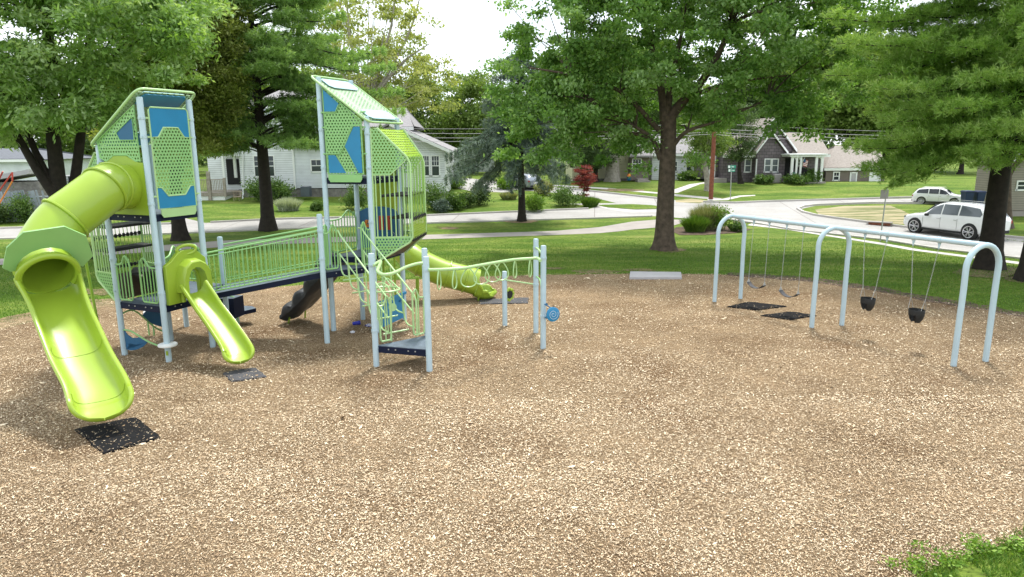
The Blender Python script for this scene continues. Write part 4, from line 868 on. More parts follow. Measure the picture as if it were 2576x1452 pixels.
# ================================================================ swing set
SW = thing('swing_set', 'pale blue three-arch swing frame with a long top beam', 'swing set', (7.9, 17, 0))
arch = [((6.02, 19.94), (6.92, 20.34)), ((7.62, 16.93), (8.48, 17.13)), ((9.24, 13.77), (10.12, 14.08))]
tops = []
for (a, b) in arch:
    a = V((*a, 0)); b = V((*b, 0)); m_ = (a+b)/2; h = (b-a)/2; r = h.length*1.0; e = h.normalized(); zc = 2.54-r
    pts = [a+V((0, 0, -.05)), a+V((0, 0, .6)), a+e*.01+V((0, 0, zc*.8))] + [m_+V((0, 0, zc)) - e*(r-.0)*math.cos(th) + V((0, 0, r*math.sin(th))) for th in [math.radians(x) for x in range(0, 181, 12)]] + [b-e*.01+V((0, 0, zc*.8)), b+V((0, 0, .6)), b+V((0, 0, -.05))]
    mb = MB(); mb.tube(pts, .060, 14); ob('arch_leg', mb, 'post', SW, True); tops.append(m_+V((0, 0, 2.54)))
mb = MB(); mb.tube([tops[0], tops[1], tops[2]], .060, 14); bm_ = ob('top_beam', mb, 'post', SW, True)
hs = []
for x_ in (1897, 1936, 1980, 2023, 2177, 2232.5, 2299, 2364):
    bays = (tops[0], tops[1]) if x_ < 2080 else (tops[1], tops[2]); lo, hi = 0, 1
    for _ in range(30):
        m_ = (lo+hi)/2
        if proj(bays[0].lerp(bays[1], m_))[0] < x_: lo = m_
        else: hi = m_
    hs.append(bays[0].lerp(bays[1], lo))
bd = (tops[2]-tops[0]).normalized()
for h in hs:
    mb = MB(); mb.tube([h-bd*.04, h+bd*.04], .068, 14); mb.prism([h-bd*.04-V((0, 0, .055)), h+bd*.04-V((0, 0, .055)), h+bd*.012-V((0, 0, .15)), h-bd*.012-V((0, 0, .15))], V((-bd.y, bd.x, 0))*.02)
    mb.tube([h-V((0, 0, .13)), h-V((0, 0, .19))], .018, 6); ob('swing_hanger', mb, ['post'], SW, True)
def chain(a, b, parent):
    mb = MB(); n_ = int((b-a).length/.036); d = (b-a).normalized(); e = d.orthogonal().normalized(); f = d.cross(e)
    for i in range(n_):
        c = a.lerp(b, (i+.5)/n_); g = e if i % 2 else f
        mb.tube([c+d*.024*math.cos(t)+g*.011*math.sin(t) for t in [k*math.pi/3 for k in range(6)]], .0030, 4, 0, True)
    return ob('chain', mb, 'steel', parent)
sl = ['belt swing with a sagging grey seat nearest the end arch', 'belt swing with a sagging grey seat beside the middle arch', 'black bucket swing for toddlers nearer the middle arch', 'black bucket swing for toddlers farther right, nearest the near arch']
for k in range(4):
    ha, hb = hs[2*k]-V((0, 0, .18)), hs[2*k+1]-V((0, 0, .18)); mid = (ha+hb)/2
    if k < 2:
        tgt = [(1907, 722), (1988, 742)][k]; w_ = .29; c = mid + V((.0, .0, 0)); lo = .3
        zc = [.60, .57][k]; c = V((mid.x-.05, mid.y-.05, zc)); s_ = thing('belt_swing', sl[k], 'swing', c, 'swings hung from the arch frame')
        rows = []
        for i in range(13):
            t = i/12*2-1; z = zc + .13*abs(t)**2.2; rows.append([c+bd*w_*t+V((-bd.y, bd.x, 0))*x+V((0, 0, z-zc+dz)) for x, dz in ((-.075, 0), (.075, 0), (.075, -.014), (-.075, -.014))])
        mb = MB(); mb.grid(rows, 0, True); ob('seat', mb, 'matg', s_, True)
        for sgn, h in ((-1, ha), (1, hb)):
            e_ = c+bd*w_*sgn+V((0, 0, .14)); mb = MB(); mb.prism([e_+V((-bd.y, bd.x, 0))*-.06-V((0, 0, .02)), e_+V((-bd.y, bd.x, 0))*.06-V((0, 0, .02)), e_+V((0, 0, .09))], bd*.008); ob('clevis', mb, 'steel', s_)
            chain(h, e_+V((0, 0, .08)), s_)
    else:
        w_ = .15; zc = [.86, .83][k-2]; c = V((mid.x-.06, mid.y-.05, zc)); s_ = thing('bucket_swing', sl[k], 'swing', c, 'swings hung from the arch frame'); nn = V((-bd.y, bd.x, 0))
        mb = MB(); rows = []
        for r_, z in [(a_*.88, b_*.92) for a_, b_ in ((.165, .13), (.172, .10), (.165, .0), (.14, -.10), (.09, -.19), (.085, -.19), (.13, -.09), (.15, .0), (.155, .10), (.155, .13))]:
            rows.append([c+bd*r_*1.15*math.cos(2*math.pi*j/28)+nn*r_*math.sin(2*math.pi*j/28)+V((0, 0, z)) for j in range(28)])
        k28 = 28; vs_ = [p_ for r in rows for p_ in r]; fs = []
        for i in range(len(rows)-1):
            for j in range(28):
                hole = (i in (2, 3, 5, 6)) and (j % 14) in (5, 6, 7, 8) and (i in (2+1, 3, 5)) 
                hole = i in (2, 3, 5, 6) and (j % 14) in (5, 6, 7, 8)
                if not hole: fs.append((i*28+j, i*28+(j+1) % 28, (i+1)*28+(j+1) % 28, (i+1)*28+j))
        mb.add(vs_, fs); mb.add(vs_[:28], []); ob('bucket_seat', mb, 'black', s_, True)
        mb = MB(); mb.tube([c-nn*.12+V((0, 0, .10)), c-nn*.03+V((0, 0, -.05)), c+V((0, 0, -.17)), c+nn*.03+V((0, 0, -.05)), c+nn*.12+V((0, 0, .10))], .028, 7); ob('crotch_strap', mb, 'black', s_, True)
        for sgn, h in ((-1, ha), (1, hb)):
            e_ = c+bd*w_*1.1*sgn+V((0, 0, .38))*1
            for y_ in (-1, 1): mb = MB(); mb.tube([e_, c+bd*.15*sgn+nn*.09*y_+V((0, 0, .12))], .005, 5); ob('chain_branch', mb, 'steel', s_)
            chain(h, e_, s_)
# ================================================================ small things on the chips
q = [G(1583, 704), G(1715, 704), G(1713, 692), G(1585, 691)]
mb = MB(); mb.prism([V((v.x, v.y, .0)) for v in q], (0, 0, .10)); tag(ob('concrete_slab', mb, 'slab', bevel=.015), 'long flat pale grey slab lying at the back edge of the chips', 'slab')
c = G(897, 819); mb = MB(); mb.lathe([(.001, 0), (.042, 0), (.055, .19), (.058, .20), (.052, .19), (.04, .01), (.001, .01)], c+V((-.1, .0, .05)), (.95, .1, .12), 18); tag(ob('plastic_cup', mb, 'cup', None, True), 'bright blue plastic cup lying on its side on the chips', 'cup')
def crumple(c, r, seed, mats, name, lab, cat, sx=1.0):
    mb = MB(); rr = random.Random(seed); rows = []
    for i in range(7):
        th = math.pi*i/6; rows.append([c + V((r*sx*math.sin(th)*math.cos(2*math.pi*j/10)*rr.uniform(.6, 1.15), r*math.sin(th)*math.sin(2*math.pi*j/10)*rr.uniform(.6, 1.15), r*.6+r*.6*math.cos(th)*rr.uniform(.7, 1.1))) for j in range(10)])
    mb.grid(rows, 0, True); o = ob(name, mb, mats)
    if len(mats) > 1:
        for p_ in o.data.polygons: p_.material_index = rr.choice([0, 0, 1])
    tag(o, lab, cat)
crumple(G(929, 823), .075, 2, ['paper', 'cup'], 'crumpled_wrapper', 'crumpled white and blue wrapper beside the blue cup', 'litter', 1.5)
crumple(G(887, 839), .06, 5, ['paper'], 'plastic_bag', 'small crumpled clear plastic bag in front of the blue cup', 'litter', 1.2)
# ================================================================ houses, fences, cars, street furniture
def fp(x, y, Y, d=0):
    q = A(x, y, Y); q.y += d; return q
def wall(mb, x0, y0, x1, y1, Y, d0, d1, m=0):              # a block whose front face is seen between these picture corners
    a, b = fp(x0, y1, Y), fp(x1, y0, Y); a.x = fp(x0, (y0+y1)/2, Y).x; b.x = fp(x1, (y0+y1)/2, Y).x; mb.bb((a.x, Y+d0, a.z), (b.x, Y+d1, b.z), m)
def gable_front(mb, x0, x1, ye, xp, yp, Y, d0, d1, m=0):
    a, b, c = fp(x0, ye, Y), fp(x1, ye, Y), fp(xp, yp, Y); a.y = b.y = c.y = Y+d0; b.z = a.z
    mb.prism([a, b, c], (0, d1-d0, 0), m)
def rake(mb, x0, y0, x1, y1, Y, d0, d1, th=.16, m=0):        # one roof slope seen end-on
    a, b = fp(x0, y0, Y), fp(x1, y1, Y); a.y = b.y = Y+d0; mb.prism([a, b, b+V((0, 0, th)), a+V((0, 0, th))], (0, d1-d0, 0), m)
def slope(mb, e0, e1, r0, r1, th=.15, m=0):
    mb.prism([e0, e1, r1, r0], V((0, 0, th)), m)
def side_roof(x0, x1, ye, xr0, xr1, yr, Y, dep, name, mat, parent, over=.4):
    e0, e1 = fp(x0, ye, Y), fp(x1, ye, Y); r0, r1 = A(xr0, yr, Y+dep/2), A(xr1, yr, Y+dep/2); z = (e0.z+e1.z)/2; zr = (r0.z+r1.z)/2
    mb = MB(); ex = lambda p, yy, zz: V((p.x, yy, zz)); sl = (zr-z)/(dep/2)
    slope(mb, ex(e0, Y-over, z-over*sl), ex(e1, Y-over, z-over*sl), ex(r0, Y+dep/2, zr), ex(r1, Y+dep/2, zr))
    slope(mb, ex(e0, Y+dep+over, z-over*sl), ex(e1, Y+dep+over, z-over*sl), ex(r0, Y+dep/2, zr), ex(r1, Y+dep/2, zr))
    mb.add([ex(e0, Y, z), ex(e0, Y+dep, z), ex(r0, Y+dep/2, zr)], [(0, 1, 2)]); mb.add([ex(e1, Y, z), ex(e1, Y+dep, z), ex(r1, Y+dep/2, zr)], [(0, 1, 2)])
    o = ob(name, mb, mat, parent); mb = MB(); mb.bb((e0.x, Y-over-.05, z-over*sl-.12), (e1.x, Y-over, z-over*sl+.10)); ob('fascia', mb, 'white', parent); return o
def window(parent, x0, y0, x1, y1, Y, d=0, nx=0, ny=0, trim=.09, up=True, glass='glass'):
    a, b = fp(x0, y1, Y), fp(x1, y0, Y); a.x = fp(x0, (y0+y1)/2, Y).x; b.x = fp(x1, (y0+y1)/2, Y).x; y = Y+d-.05; mb = MB(); X0, X1, Z0, Z1 = a.x, b.x, a.z, b.z
    for lo, hi in (((X0, Z0), (X0+trim, Z1)), ((X1-trim, Z0), (X1, Z1)), ((X0+trim, Z1-trim), (X1-trim, Z1)), ((X0-.04, Z0-.02), (X1+.04, Z0+trim))):
        mb.bb((lo[0], y, lo[1]), (hi[0], y+.09, hi[1]))
    zm = (Z0+Z1)/2; mb.bb((X0+trim, y+.012, zm-.03), (X1-trim, y+.08, zm+.03))
    for i in range(1, nx): x = X0+trim+(X1-X0-2*trim)*i/nx; mb.bb((x-.015, y+.02, zm+.03 if up else Z0+trim), (x+.015, y+.07, Z1-trim))
    for i in range(1, ny): z = (zm if up else Z0)+(Z1-trim-(zm if up else Z0))*i/ny; mb.bb((X0+trim, y+.022, z-.015), (X1-trim, y+.068, z+.015))
    f = ob('window', mb, 'white', parent); mb = MB(); mb.bb((X0+.05, y+.035, Z0+.05), (X1-.05, y+.055, Z1-.05)); ob('pane', mb, glass, f); return f
def part(name, mat, parent, *boxes, sm=False):
    mb = MB()
    for b in boxes: b(mb)
    return ob(name, mb, mat, parent, sm)
# ---- big white house
Y = 54.5; h = thing('white_house', 'large white lap-sided house with a side porch beyond the near street', 'house', (-14, 56, .8))
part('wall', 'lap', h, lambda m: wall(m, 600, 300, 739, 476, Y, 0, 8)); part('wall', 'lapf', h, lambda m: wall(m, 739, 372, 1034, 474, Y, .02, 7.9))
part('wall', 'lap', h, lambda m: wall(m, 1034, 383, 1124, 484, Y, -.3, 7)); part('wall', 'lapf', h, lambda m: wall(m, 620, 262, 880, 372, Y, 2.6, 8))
part('foundation', 'foundation', h, lambda m: wall(m, 601, 476, 739, 505, Y, .04, 7.8)); part('foundation', 'foundation', h, lambda m: wall(m, 739, 474, 1034, 503, Y, .06, 7.7)); part('foundation', 'foundation', h, lambda m: wall(m, 1035, 484, 1123, 500, Y, -.26, 7))
part('gable_wall', 'lap', h, lambda m: gable_front(m, 860, 1136, 385, 985, 316, Y, -.28, 7))
part('roof', 'roofg', h, lambda m: rake(m, 985, 314, 1150, 388, Y, -.9, 7.4), lambda m: rake(m, 985, 314, 840, 384, Y, -.88, 7.38))
part('rake_board', 'white', h, lambda m: rake(m, 985, 318, 1149, 392, Y, -.96, -.90, .24))
side_roof(592, 900, 263, 640, 800, 232, Y+2.6, 5.4, 'roof', 'roofg', h); side_roof(900, 1042, 318, 905, 1022, 277, Y+.8, 6, 'roof', 'roofg', h)
part('roof', 'roofg', h, lambda m: wall(m, 735, 366, 1000, 372.5, Y, -.35, 3))
window(h, 638, 390, 692, 446, Y, 0, 4, 2); window(h, 781, 400, 811, 434, Y, .02, 2, 1); window(h, 1063, 390, 1083, 444, Y, -.3, 3, 2); window(h, 1085, 390, 1108, 444, Y, -.3, 3, 2); window(h, 660, 275, 690, 320, Y, 2.6); window(h, 780, 280, 805, 325, Y, 2.6)
part('corner_board', 'white', h, lambda m: wall(m, 737, 372, 742, 476, Y, -.04, .1)); part('corner_board', 'white', h, lambda m: wall(m, 1120, 386, 1126, 484, Y, -.36, .1))
part('downspout', 'white', h, lambda m: m.tube([fp(1124, 392, Y, -.45), fp(1123, 480, Y, -.45), fp(1146, 494, Y, -1.2)], .05, 6)); part('downspout', 'white', h, lambda m: m.tube([fp(612, 300, Y, -.1), fp(613, 474, Y, -.1), fp(620, 506, Y, -.8)], .05, 6))
part('porch_roof', 'white', h, lambda m: rake(m, 515, 395, 572, 377, Y, -1.0, 3.0, .22), lambda m: rake(m, 572, 377, 604, 392, Y, -1.0, 2.98, .22))
part('porch_wall', 'lap', h, lambda m: wall(m, 480, 388, 606, 486, Y, 3.2, 3.4)); part('porch_door', 'dark', h, lambda m: wall(m, 530, 402, 566, 470, Y, 3.1, 3.19)); part('porch_column', 'white', h, lambda m: wall(m, 570, 388, 575, 448, Y, -.9, -.7)); part('porch_column', 'white', h, lambda m: wall(m, 582, 390, 588, 448, Y, .4, .6))
part('porch_deck', 'deckw', h, lambda m: wall(m, 508, 482, 584, 491, Y, -1.3, 2.3)); part('porch_skirt', 'white', h, lambda m: wall(m, 509, 491, 583, 513, Y, -1.24, 2.2))
def rails(m):
    wall(m, 508, 449, 584, 451.5, Y, -1.32, -1.24); wall(m, 508, 478, 584, 480, Y, -1.30, -1.25)
    for i in range(19): wall(m, 509+i*4, 451.5, 510.5+i*4, 478, Y, -1.3, -1.26)
part('porch_railing', 'deckw', h, rails); part('porch_post', 'deckw', h, lambda m: wall(m, 540, 430, 548, 505, Y, -1.36, -1.2)); part('porch_post', 'deckw', h, lambda m: wall(m, 580, 446, 585, 492, Y, -1.38, -1.2))
t = thing('air_conditioner', 'dark boxy air conditioner against the white house foundation', 'air conditioner', fp(771, 493, 53.4)); c = fp(771, 493, 53.4)
mb = MB(); mb.box((c.x, c.y, c.z+.35), (.68, .68, .76)); ob('housing', mb, 'ac', t, bevel=.03); mb = MB(); mb.lathe([(.001, 0), (.26, 0), (.26, .03), (.001, .03)], (c.x, c.y, c.z+.73), n=20); ob('fan_grille', mb, 'slab', t)
t = thing('wicker_chair', 'small wicker garden chair beside the porch deck', 'chair', fp(598, 508, 53)); c = fp(598, 508, 53)
mb = MB(); mb.lathe([(.001, .36), (.28, .36), (.30, .40), (.001, .40)], c, n=14); ob('seat', mb, 'cane', t); mb = MB()
for k in range(11): a = math.pi*(k/10)-.2; mb.tube([c+V((.28*math.cos(a), .28*math.sin(a), .4)), c+V((.36*math.cos(a), .36*math.sin(a), .78))], .012, 5)
mb.tube([c+V((.36*math.cos(a), .36*math.sin(a), .78)) for a in [math.pi*k/10-.2 for k in range(11)]], .02, 5); ob('backrest', mb, 'cane', t)
for sx, sy in ((-.2, -.2), (.2, -.2), (-.2, .2), (.2, .2)): mb = MB(); mb.tube([c+V((sx, sy, -.05)), c+V((sx, sy, .37))], .015, 5); ob('leg', mb, 'cane', t)
# ---- house at the far left, shed, fences
Y = 60; h = thing('pale_blue_house', 'pale sided house with a dark roof at the far left behind a shed', 'house', (-45, 63, 1.2))
part('wall', 'lapf', h, lambda m: wall(m, -420, 404, 107, 500, Y, 0, 8)); side_roof(-440, 112, 403, -420, 95, 378, Y, 8, 'roof', 'roofd', h)
Y = 47; s = thing('garden_shed', 'weathered shed with a pale sloping roof behind the leaning fence', 'shed', fp(20, 480, Y))
part('wall', 'foundation', s, lambda m: wall(m, -120, 458, 100, 520, Y, .1, 2.6)); part('roof', 'slab', s, lambda m: rake(m, -160, 480, 84, 437, Y, -.4, 3, .3))
def fence(pts, ht, lab, mat, lean=0, pw=.14, seed=1):
    f = thing('wooden_fence', lab, 'fence', pts[0]); rr = random.Random(seed); mb = MB(); tot = (pts[1]-pts[0]).length; d = (pts[1]-pts[0]).normalized(); n_ = int(tot/pw); nn = V((-d.y, d.x, 0))
    for i in range(n_):
        c = pts[0]+d*(i+.5)*pw; c.z = zt(c.y); ln = lean*(1+.5*math.sin(i*.35)) + rr.uniform(-.03, .03); hh = ht+rr.uniform(-.09, .06)
        if rr.random() < .04: continue
        a = c-d*pw*.45; b = c+d*pw*.45; u = V((0, 0, hh))+d*ln*hh; mb.prism([a, b, b+u, a+u], nn*.02)
    ob('picket_panel', mb, mat, f); mb = MB()
    for hh in (.4, ht-.4): mb.tube([pts[0]+nn*.05+V((0, 0, zt(pts[0].y)+hh)), pts[1]+nn*.05+V((0, 0, zt(pts[1].y)+hh))], .04, 4)
    ob('rail', mb, mat, f)
fence([G(-150, 562), G(132, 556)], 2.0, 'tall leaning grey plank fence at the far left by the street', 'fence', -.12)
fence([A(158, 530, 50)*1, A(232, 530, 50)*1], 2.3, 'short grey fence stretch seen between the dark maple trunks', 'fence', .02, seed=3)
Y = 55; s = thing('small_outbuilding', 'low white outbuilding behind the short fence between the maple trunks', 'outbuilding', fp(190, 470, Y)); part('wall', 'lapf', s, lambda m: wall(m, 162, 455, 232, 500, Y, 0, 3)); part('roof', 'slab', s, lambda m: wall(m, 158, 441, 236, 456, Y, -.4, 3.4))
t = thing('old_swing_frame', 'red and orange A-frame swing poles by the grey fence', 'swing frame', G(-20, 590))
for a, b, m_ in ((A(31, 434, 40.8), G(-75, 584), 'redp'), (A(31, 456, 40.6), G(-48, 592), 'orange'), (A(7, 432, 41.6), G(-60, 570), 'redp')): mb = MB(); mb.tube([a, b], .045, 8); ob('pole', mb, m_, t)
mb = MB(); mb.tube([A(31, 434, 40.8), A(31, 456, 40.6)], .05, 6); ob('bracket', mb, 'redp', t)
# ---- cream house, white cottage and the grey one behind
Y = 67; h = thing('cream_house', 'two-storey cream house with a grey porch roof behind the pale-trunked tree', 'house', (10, 70, 1.2))
part('wall', 'lapy', h, lambda m: wall(m, 1440, 318, 1586, 456, Y, 0, 8)); side_roof(1430, 1596, 318, 1440, 1586, 276, Y, 8, 'roof', 'roofg', h); part('foundation', 'foundation', h, lambda m: wall(m, 1441, 449, 1585, 462, Y, -.04, 7.8))
part('porch_wall', 'lapt', h, lambda m: wall(m, 1580, 392, 1624, 452, Y, -1.6, 3)); mb = MB(); e = [fp(1574, 395, Y, -2), fp(1634, 395, Y, -2)]; r = [A(1588, 366, Y+1), A(1618, 366, Y+1)]; slope(mb, e[0], e[1], r[0], r[1]); b0 = fp(1634, 395, Y, 3.4); mb.prism([e[1], b0, r[1]], V((0, 0, .12))); ob('porch_roof', mb, 'roofg', h)
window(h, 1572, 358, 1583, 382, Y); window(h, 1583, 398, 1606, 424, Y, -1.6, 3, 0, .07, False); window(h, 1500, 400, 1516, 424, Y); window(h, 1455, 355, 1470, 380, Y); part('step', 'concd', h, lambda m: wall(m, 1592, 447, 1618, 450.5, Y, -2.6, -1.6), lambda m: wall(m, 1590, 450.5, 1620, 456, Y, -3.1, -1.6))
Y = 64; t = thing('garden_planter', 'blue garden planter with an orange top by the cream house steps', 'planter', fp(1582, 454, Y)); c = fp(1582, 454, Y); mb = MB(); mb.lathe([(.001, 0), (.15, 0), (.2, .35), (.17, .35), (.001, .3)], c, n=12); ob('pot', mb, 'blued', t); mb = MB(); mb.lathe([(.001, .3), (.2, .35), (.16, .5), (.06, .6), (.001, .62)], c, n=9); ob('flowers', mb, 'petal', t)
Y = 68; h = thing('white_cottage', 'low white cottage seen to the right of the oak trunk', 'house', (18, 71, 1.2)); part('wall', 'lap', h, lambda m: wall(m, 1640, 384, 1753, 455, Y, 0, 7)); side_roof(1630, 1765, 385, 1640, 1755, 345, Y, 7, 'roof', 'roofg', h); window(h, 1725, 405, 1742, 432, Y); window(h, 1690, 405, 1705, 432, Y)
Y = 95; h = thing('grey_house', 'distant pale grey house glimpsed between the white house and the blue spruce', 'house', (-6, 98, 1.2)); part('wall', 'lapf', h, lambda m: wall(m, 1138, 352, 1240, 440, Y, 0, 9)); side_roof(1132, 1246, 353, 1160, 1236, 326, Y, 9, 'roof', 'roofg', h); window(h, 1188, 365, 1198, 385, Y); part('wall', 'lap', h, lambda m: wall(m, 1200, 385, 1232, 442, Y, -2, 0))
# ---- shingled mauve house
Y = 62; h = thing('shingled_house', 'mauve shingle-sided house with steep gables and a white columned porch', 'house', (24, 65, 1.2))
part('wall', 'shing', h, lambda m: wall(m, 1824, 386, 1903, 464, Y, .8, 8)); part('wall', 'shing', h, lambda m: wall(m, 1902, 384, 1974, 466, Y, 0, 8)); part('wall', 'shing', h, lambda m: wall(m, 1974, 384, 2074, 458, Y, .6, 8))
part('gable_wall', 'shing', h, lambda m: gable_front(m, 1902, 1974, 384.5, 1938, 336, Y, 0, 3)); part('gable_wall', 'shing', h, lambda m: gable_front(m, 1890, 2006, 384.5, 1950, 304, Y, .7, 7))
part('roof', 'rooft', h, lambda m: rake(m, 1938, 333, 1896, 388, Y, -.4, 3.2, .18), lambda m: rake(m, 1938, 333, 1980, 388, Y, -.38, 3.18, .18)); part('rake_board', 'white', h, lambda m: rake(m, 1938, 335, 1978, 388, Y, -.46, -.40, .2), lambda m: rake(m, 1938, 335, 1898, 388, Y, -.47, -.41, .2))
part('roof', 'rooft', h, lambda m: rake(m, 1950, 300, 1880, 392, Y, .3, 7.2, .18), lambda m: rake(m, 1950, 300, 2010, 384, Y, .32, 7.18, .18)); part('rake_board', 'white', h, lambda m: rake(m, 1950, 302, 2008, 383, Y, .22, .30, .2), lambda m: rake(m, 1950, 302, 1884, 390, Y, .21, .29, .2))
side_roof(1990, 2084, 386, 1975, 2056, 338, Y+.6, 7, 'roof', 'rooft', h); side_roof(1815, 1905, 388, 1830, 1900, 345, Y+.8, 7, 'roof', 'rooft', h)
part('chimney', 'foundation', h, lambda m: wall(m, 1966, 300, 1978, 345, Y, 4, 4.8))
window(h, 1941, 331, 1955, 352, Y, .7); window(h, 1922, 399, 1940, 434, Y, 0, glass='glassg'); window(h, 1940.5, 399, 1958, 434, Y, 0, glass='glassg'); window(h, 1880, 400, 1898, 435, Y, .8, glass='glassg'); window(h, 2013, 399, 2026, 419, Y, .6, 2, 0)
part('corner_board', 'white', h, lambda m: wall(m, 1900.5, 400, 1903, 461, Y, -.05, .1)); part('corner_board', 'white', h, lambda m: wall(m, 2071, 392, 2075, 457, Y, .5, .7))
part('porch_roof', 'white', h, lambda m: wall(m, 1964, 386, 2057, 390, Y, -2.0, .6), lambda m: wall(m, 1967, 390, 2054, 394, Y, -1.9, .55))
for x0, x1 in ((1969, 1975), (1981, 1985), (1991, 1995), (2028, 2034), (2042, 2048)): part('porch_column', 'white', h, lambda m: wall(m, x0, 394, x1, 456, Y, -1.8, -1.65))
part('porch_arch', 'white', h, lambda m: [m.tube([fp(a+(b-a)*(1-math.cos(math.pi*k/8))/2, 401-6*math.sin(math.pi*k/8), Y, -1.72) for k in range(9)], .06, 5) for a, b in ((1973, 1983), (1983, 1993), (2031, 2045))])
part('porch_interior', 'dark', h, lambda m: wall(m, 1976, 398, 2010, 456, Y, .45, .58)); part('porch_floor', 'concd', h, lambda m: wall(m, 1966, 455, 2052, 461, Y, -2.0, .6))
part('side_door', 'white', h, lambda m: wall(m, 1799, 393, 1815, 448, Y, 1.8, 1.9)); part('side_wall', 'shing', h, lambda m: wall(m, 1790, 386, 1824, 452, Y, 2.0, 8)); part('stoop', 'concd', h, lambda m: wall(m, 1790, 449, 1830, 462, Y, .2, 1.9)); window(h, 1802, 397, 1812, 420, Y, 1.8, 0, 0, .06)
t = thing('flag', 'striped red and white flag with a blue corner hanging from a porch column', 'flag', fp(1999, 405, Y, -1.9)); mb = MB()
a, b, c, d = fp(2000, 400, Y, -1.9), fp(2007, 402, Y, -2.2), fp(2004, 419, Y, -2.15), fp(1997, 416, Y, -1.9)
for i in range(9): mb.add([a.lerp(d, i/9), b.lerp(c, i/9), b.lerp(c, (i+1)/9), a.lerp(d, (i+1)/9)], [(0, 1, 2, 3)], i % 2)
ob('cloth', mb, ['redp', 'white'], t); mb = MB(); n0_ = V((0, -.012, 0)); mb.add([a+n0_, a.lerp(b, .45)+n0_, d.lerp(c, .45).lerp(a.lerp(b, .45), .55)+n0_, a.lerp(d, .45)+n0_], [(0, 1, 2, 3)]); ob('canton', mb, 'blued', t); mb = MB(); mb.tube([fp(1993, 412, Y, -1.8), a, fp(2001, 396, Y, -2)], .02, 5); ob('flagpole', mb, 'white', t)
t = thing('air_conditioner', 'grey cylindrical air conditioner in front of the mauve house', 'air conditioner', fp(1952, 461, 61)); c = fp(1952, 461, 61); mb = MB(); mb.box((c.x, c.y, c.z+.42), (.74, .7, .86)); ob('housing', mb, 'acg', t, bevel=.12); mb = MB(); mb.lathe([(.001, 0), (.3, 0), (.3, .03), (.001, .03)], (c.x, c.y, c.z+.86), n=16); ob('fan_grille', mb, 'ac', t)
t = thing('porch_grill', 'covered dark grill standing on the mauve house porch', 'grill', fp(2015, 450, 61)); c = fp(2016, 456, 61); mb = MB(); mb.box((c.x, c.y, c.z+.5), (.9, .5, .9)); mb.box((c.x, c.y, c.z+1.05), (.7, .45, .25)); ob('cover', mb, 'dark', t, bevel=.08)
mb = MB(); c = fp(1996, 457, 60.8); mb.lathe([(.001, 0), (.22, 0), (.28, .7), (.25, .8), (.001, .8)], c, n=12); tag(ob('garden_bin', mb, 'signg'), 'small green bin between the porch columns of the mauve house', 'bin')
# ---- garage
Y = 63; h = thing('tan_garage', 'long low garage with a tan roof right of the mauve house', 'garage', (31, 66, 1.2))
part('wall', 'lapt', h, lambda m: wall(m, 2077, 424, 2225, 460, Y, 0, 7)); side_roof(2072, 2232, 424, 2100, 2205, 370, Y, 8, 'roof', 'rooft', h, .12); window(h, 2095, 432, 2112, 455, Y, 0, 2, 1); part('door', 'slab', h, lambda m: wall(m, 2140, 436, 2152, 460, Y, -.06, .02))
part('door_frame', 'white', h, lambda m: wall(m, 2137, 433, 2140, 460, Y, -.08, .02), lambda m: wall(m, 2152, 433, 2155, 460, Y, -.08, .02), lambda m: wall(m, 2140, 433, 2152, 436, Y, -.08, .02)); part('garage_door', 'white', h, lambda m: wall(m, 2186, 433, 2215, 461, Y, -.05, .02))
Y = 44; h = thing('beige_house', 'beige-sided house at the far right edge behind the big pine', 'house', (33, 47, 0))
part('wall', 'lapb', h, lambda m: wall(m, 2534, 384, 3000, 530, Y, 0, 3)); part('foundation', 'concd', h, lambda m: wall(m, 2535, 528, 3000, 556, Y, .03, 2.9)); side_roof(2520, 3020, 384, 2560, 3000, 330, Y, 3, 'roof', 'roofd', h); window(h, 2556, 454, 2600, 480, Y, 0, 2, 0)
# ---- signs, pole, wires, bins
t = thing('street_name_sign', 'green street-name blades on a thin post at the corner', 'sign', G(1837, 502)); c = G(1837, 502); Y = c.y
mb = MB(); mb.tube([c, fp(1840.5, 415, Y)], .035, 7); ob('pole', mb, 'steel', t)
for x0, y0, x1, y1, d in ((1830.5, 416, 1850.5, 423.5, -.02), (1832, 425.5, 1849, 432.5, .02)):
    mb = MB(); wall(mb, x0, y0, x1, y1, Y, d-.05, d-.03, 0); wall(mb, x0+.5, y0+.6, x0+(5.5 if d < 0 else 5), y1-.6, Y, d-.056, d-.05, 1); wall(mb, x0+7.5, y0+2.2, x0+8.4, y1-2.2, Y, d-.056, d-.05, 1)
    for i in range(3): wall(mb, x0+10+i*2, y0+2.2, x0+11.2+i*2, y1-2.2, Y, d-.056, d-.05, 1)
    ob('sign_blade', mb, ['signg', 'white'], t)
t = thing('roadside_sign', 'back of a grey sign on a leaning steel post by the right-hand street', 'sign', G(2214, 608)); c = G(2214, 608); top = A(2231, 474, c.y)
mb = MB(); mb.tube([c, top], .035, 6); ob('pole', mb, 'steel', t); mb = MB(); q = A(2225, 489, c.y-.05); mb.box(q, (.40, .015, .46), 0, 0, 0); ob('sign_plate', mb, 'acg', t)
t = thing('utility_pole', 'red-brown wooden utility pole at the street corner', 'utility pole', G(1788, 501)); c = G(1788, 501); Yp = c.y
mb = MB(); mb.tube([c-V((0, 0, .2)), c+V((0, 0, 4)), c+V((-.03, 0, 8.2))], [.17, .155, .12], 14); ob('pole', mb, 'wbrown', t, True); mb = MB(); mb.box((c.x, c.y-.18, c.z+5.6), (2.2, .1, .12), .5); ob('crossarm', mb, 'wbrown', t)
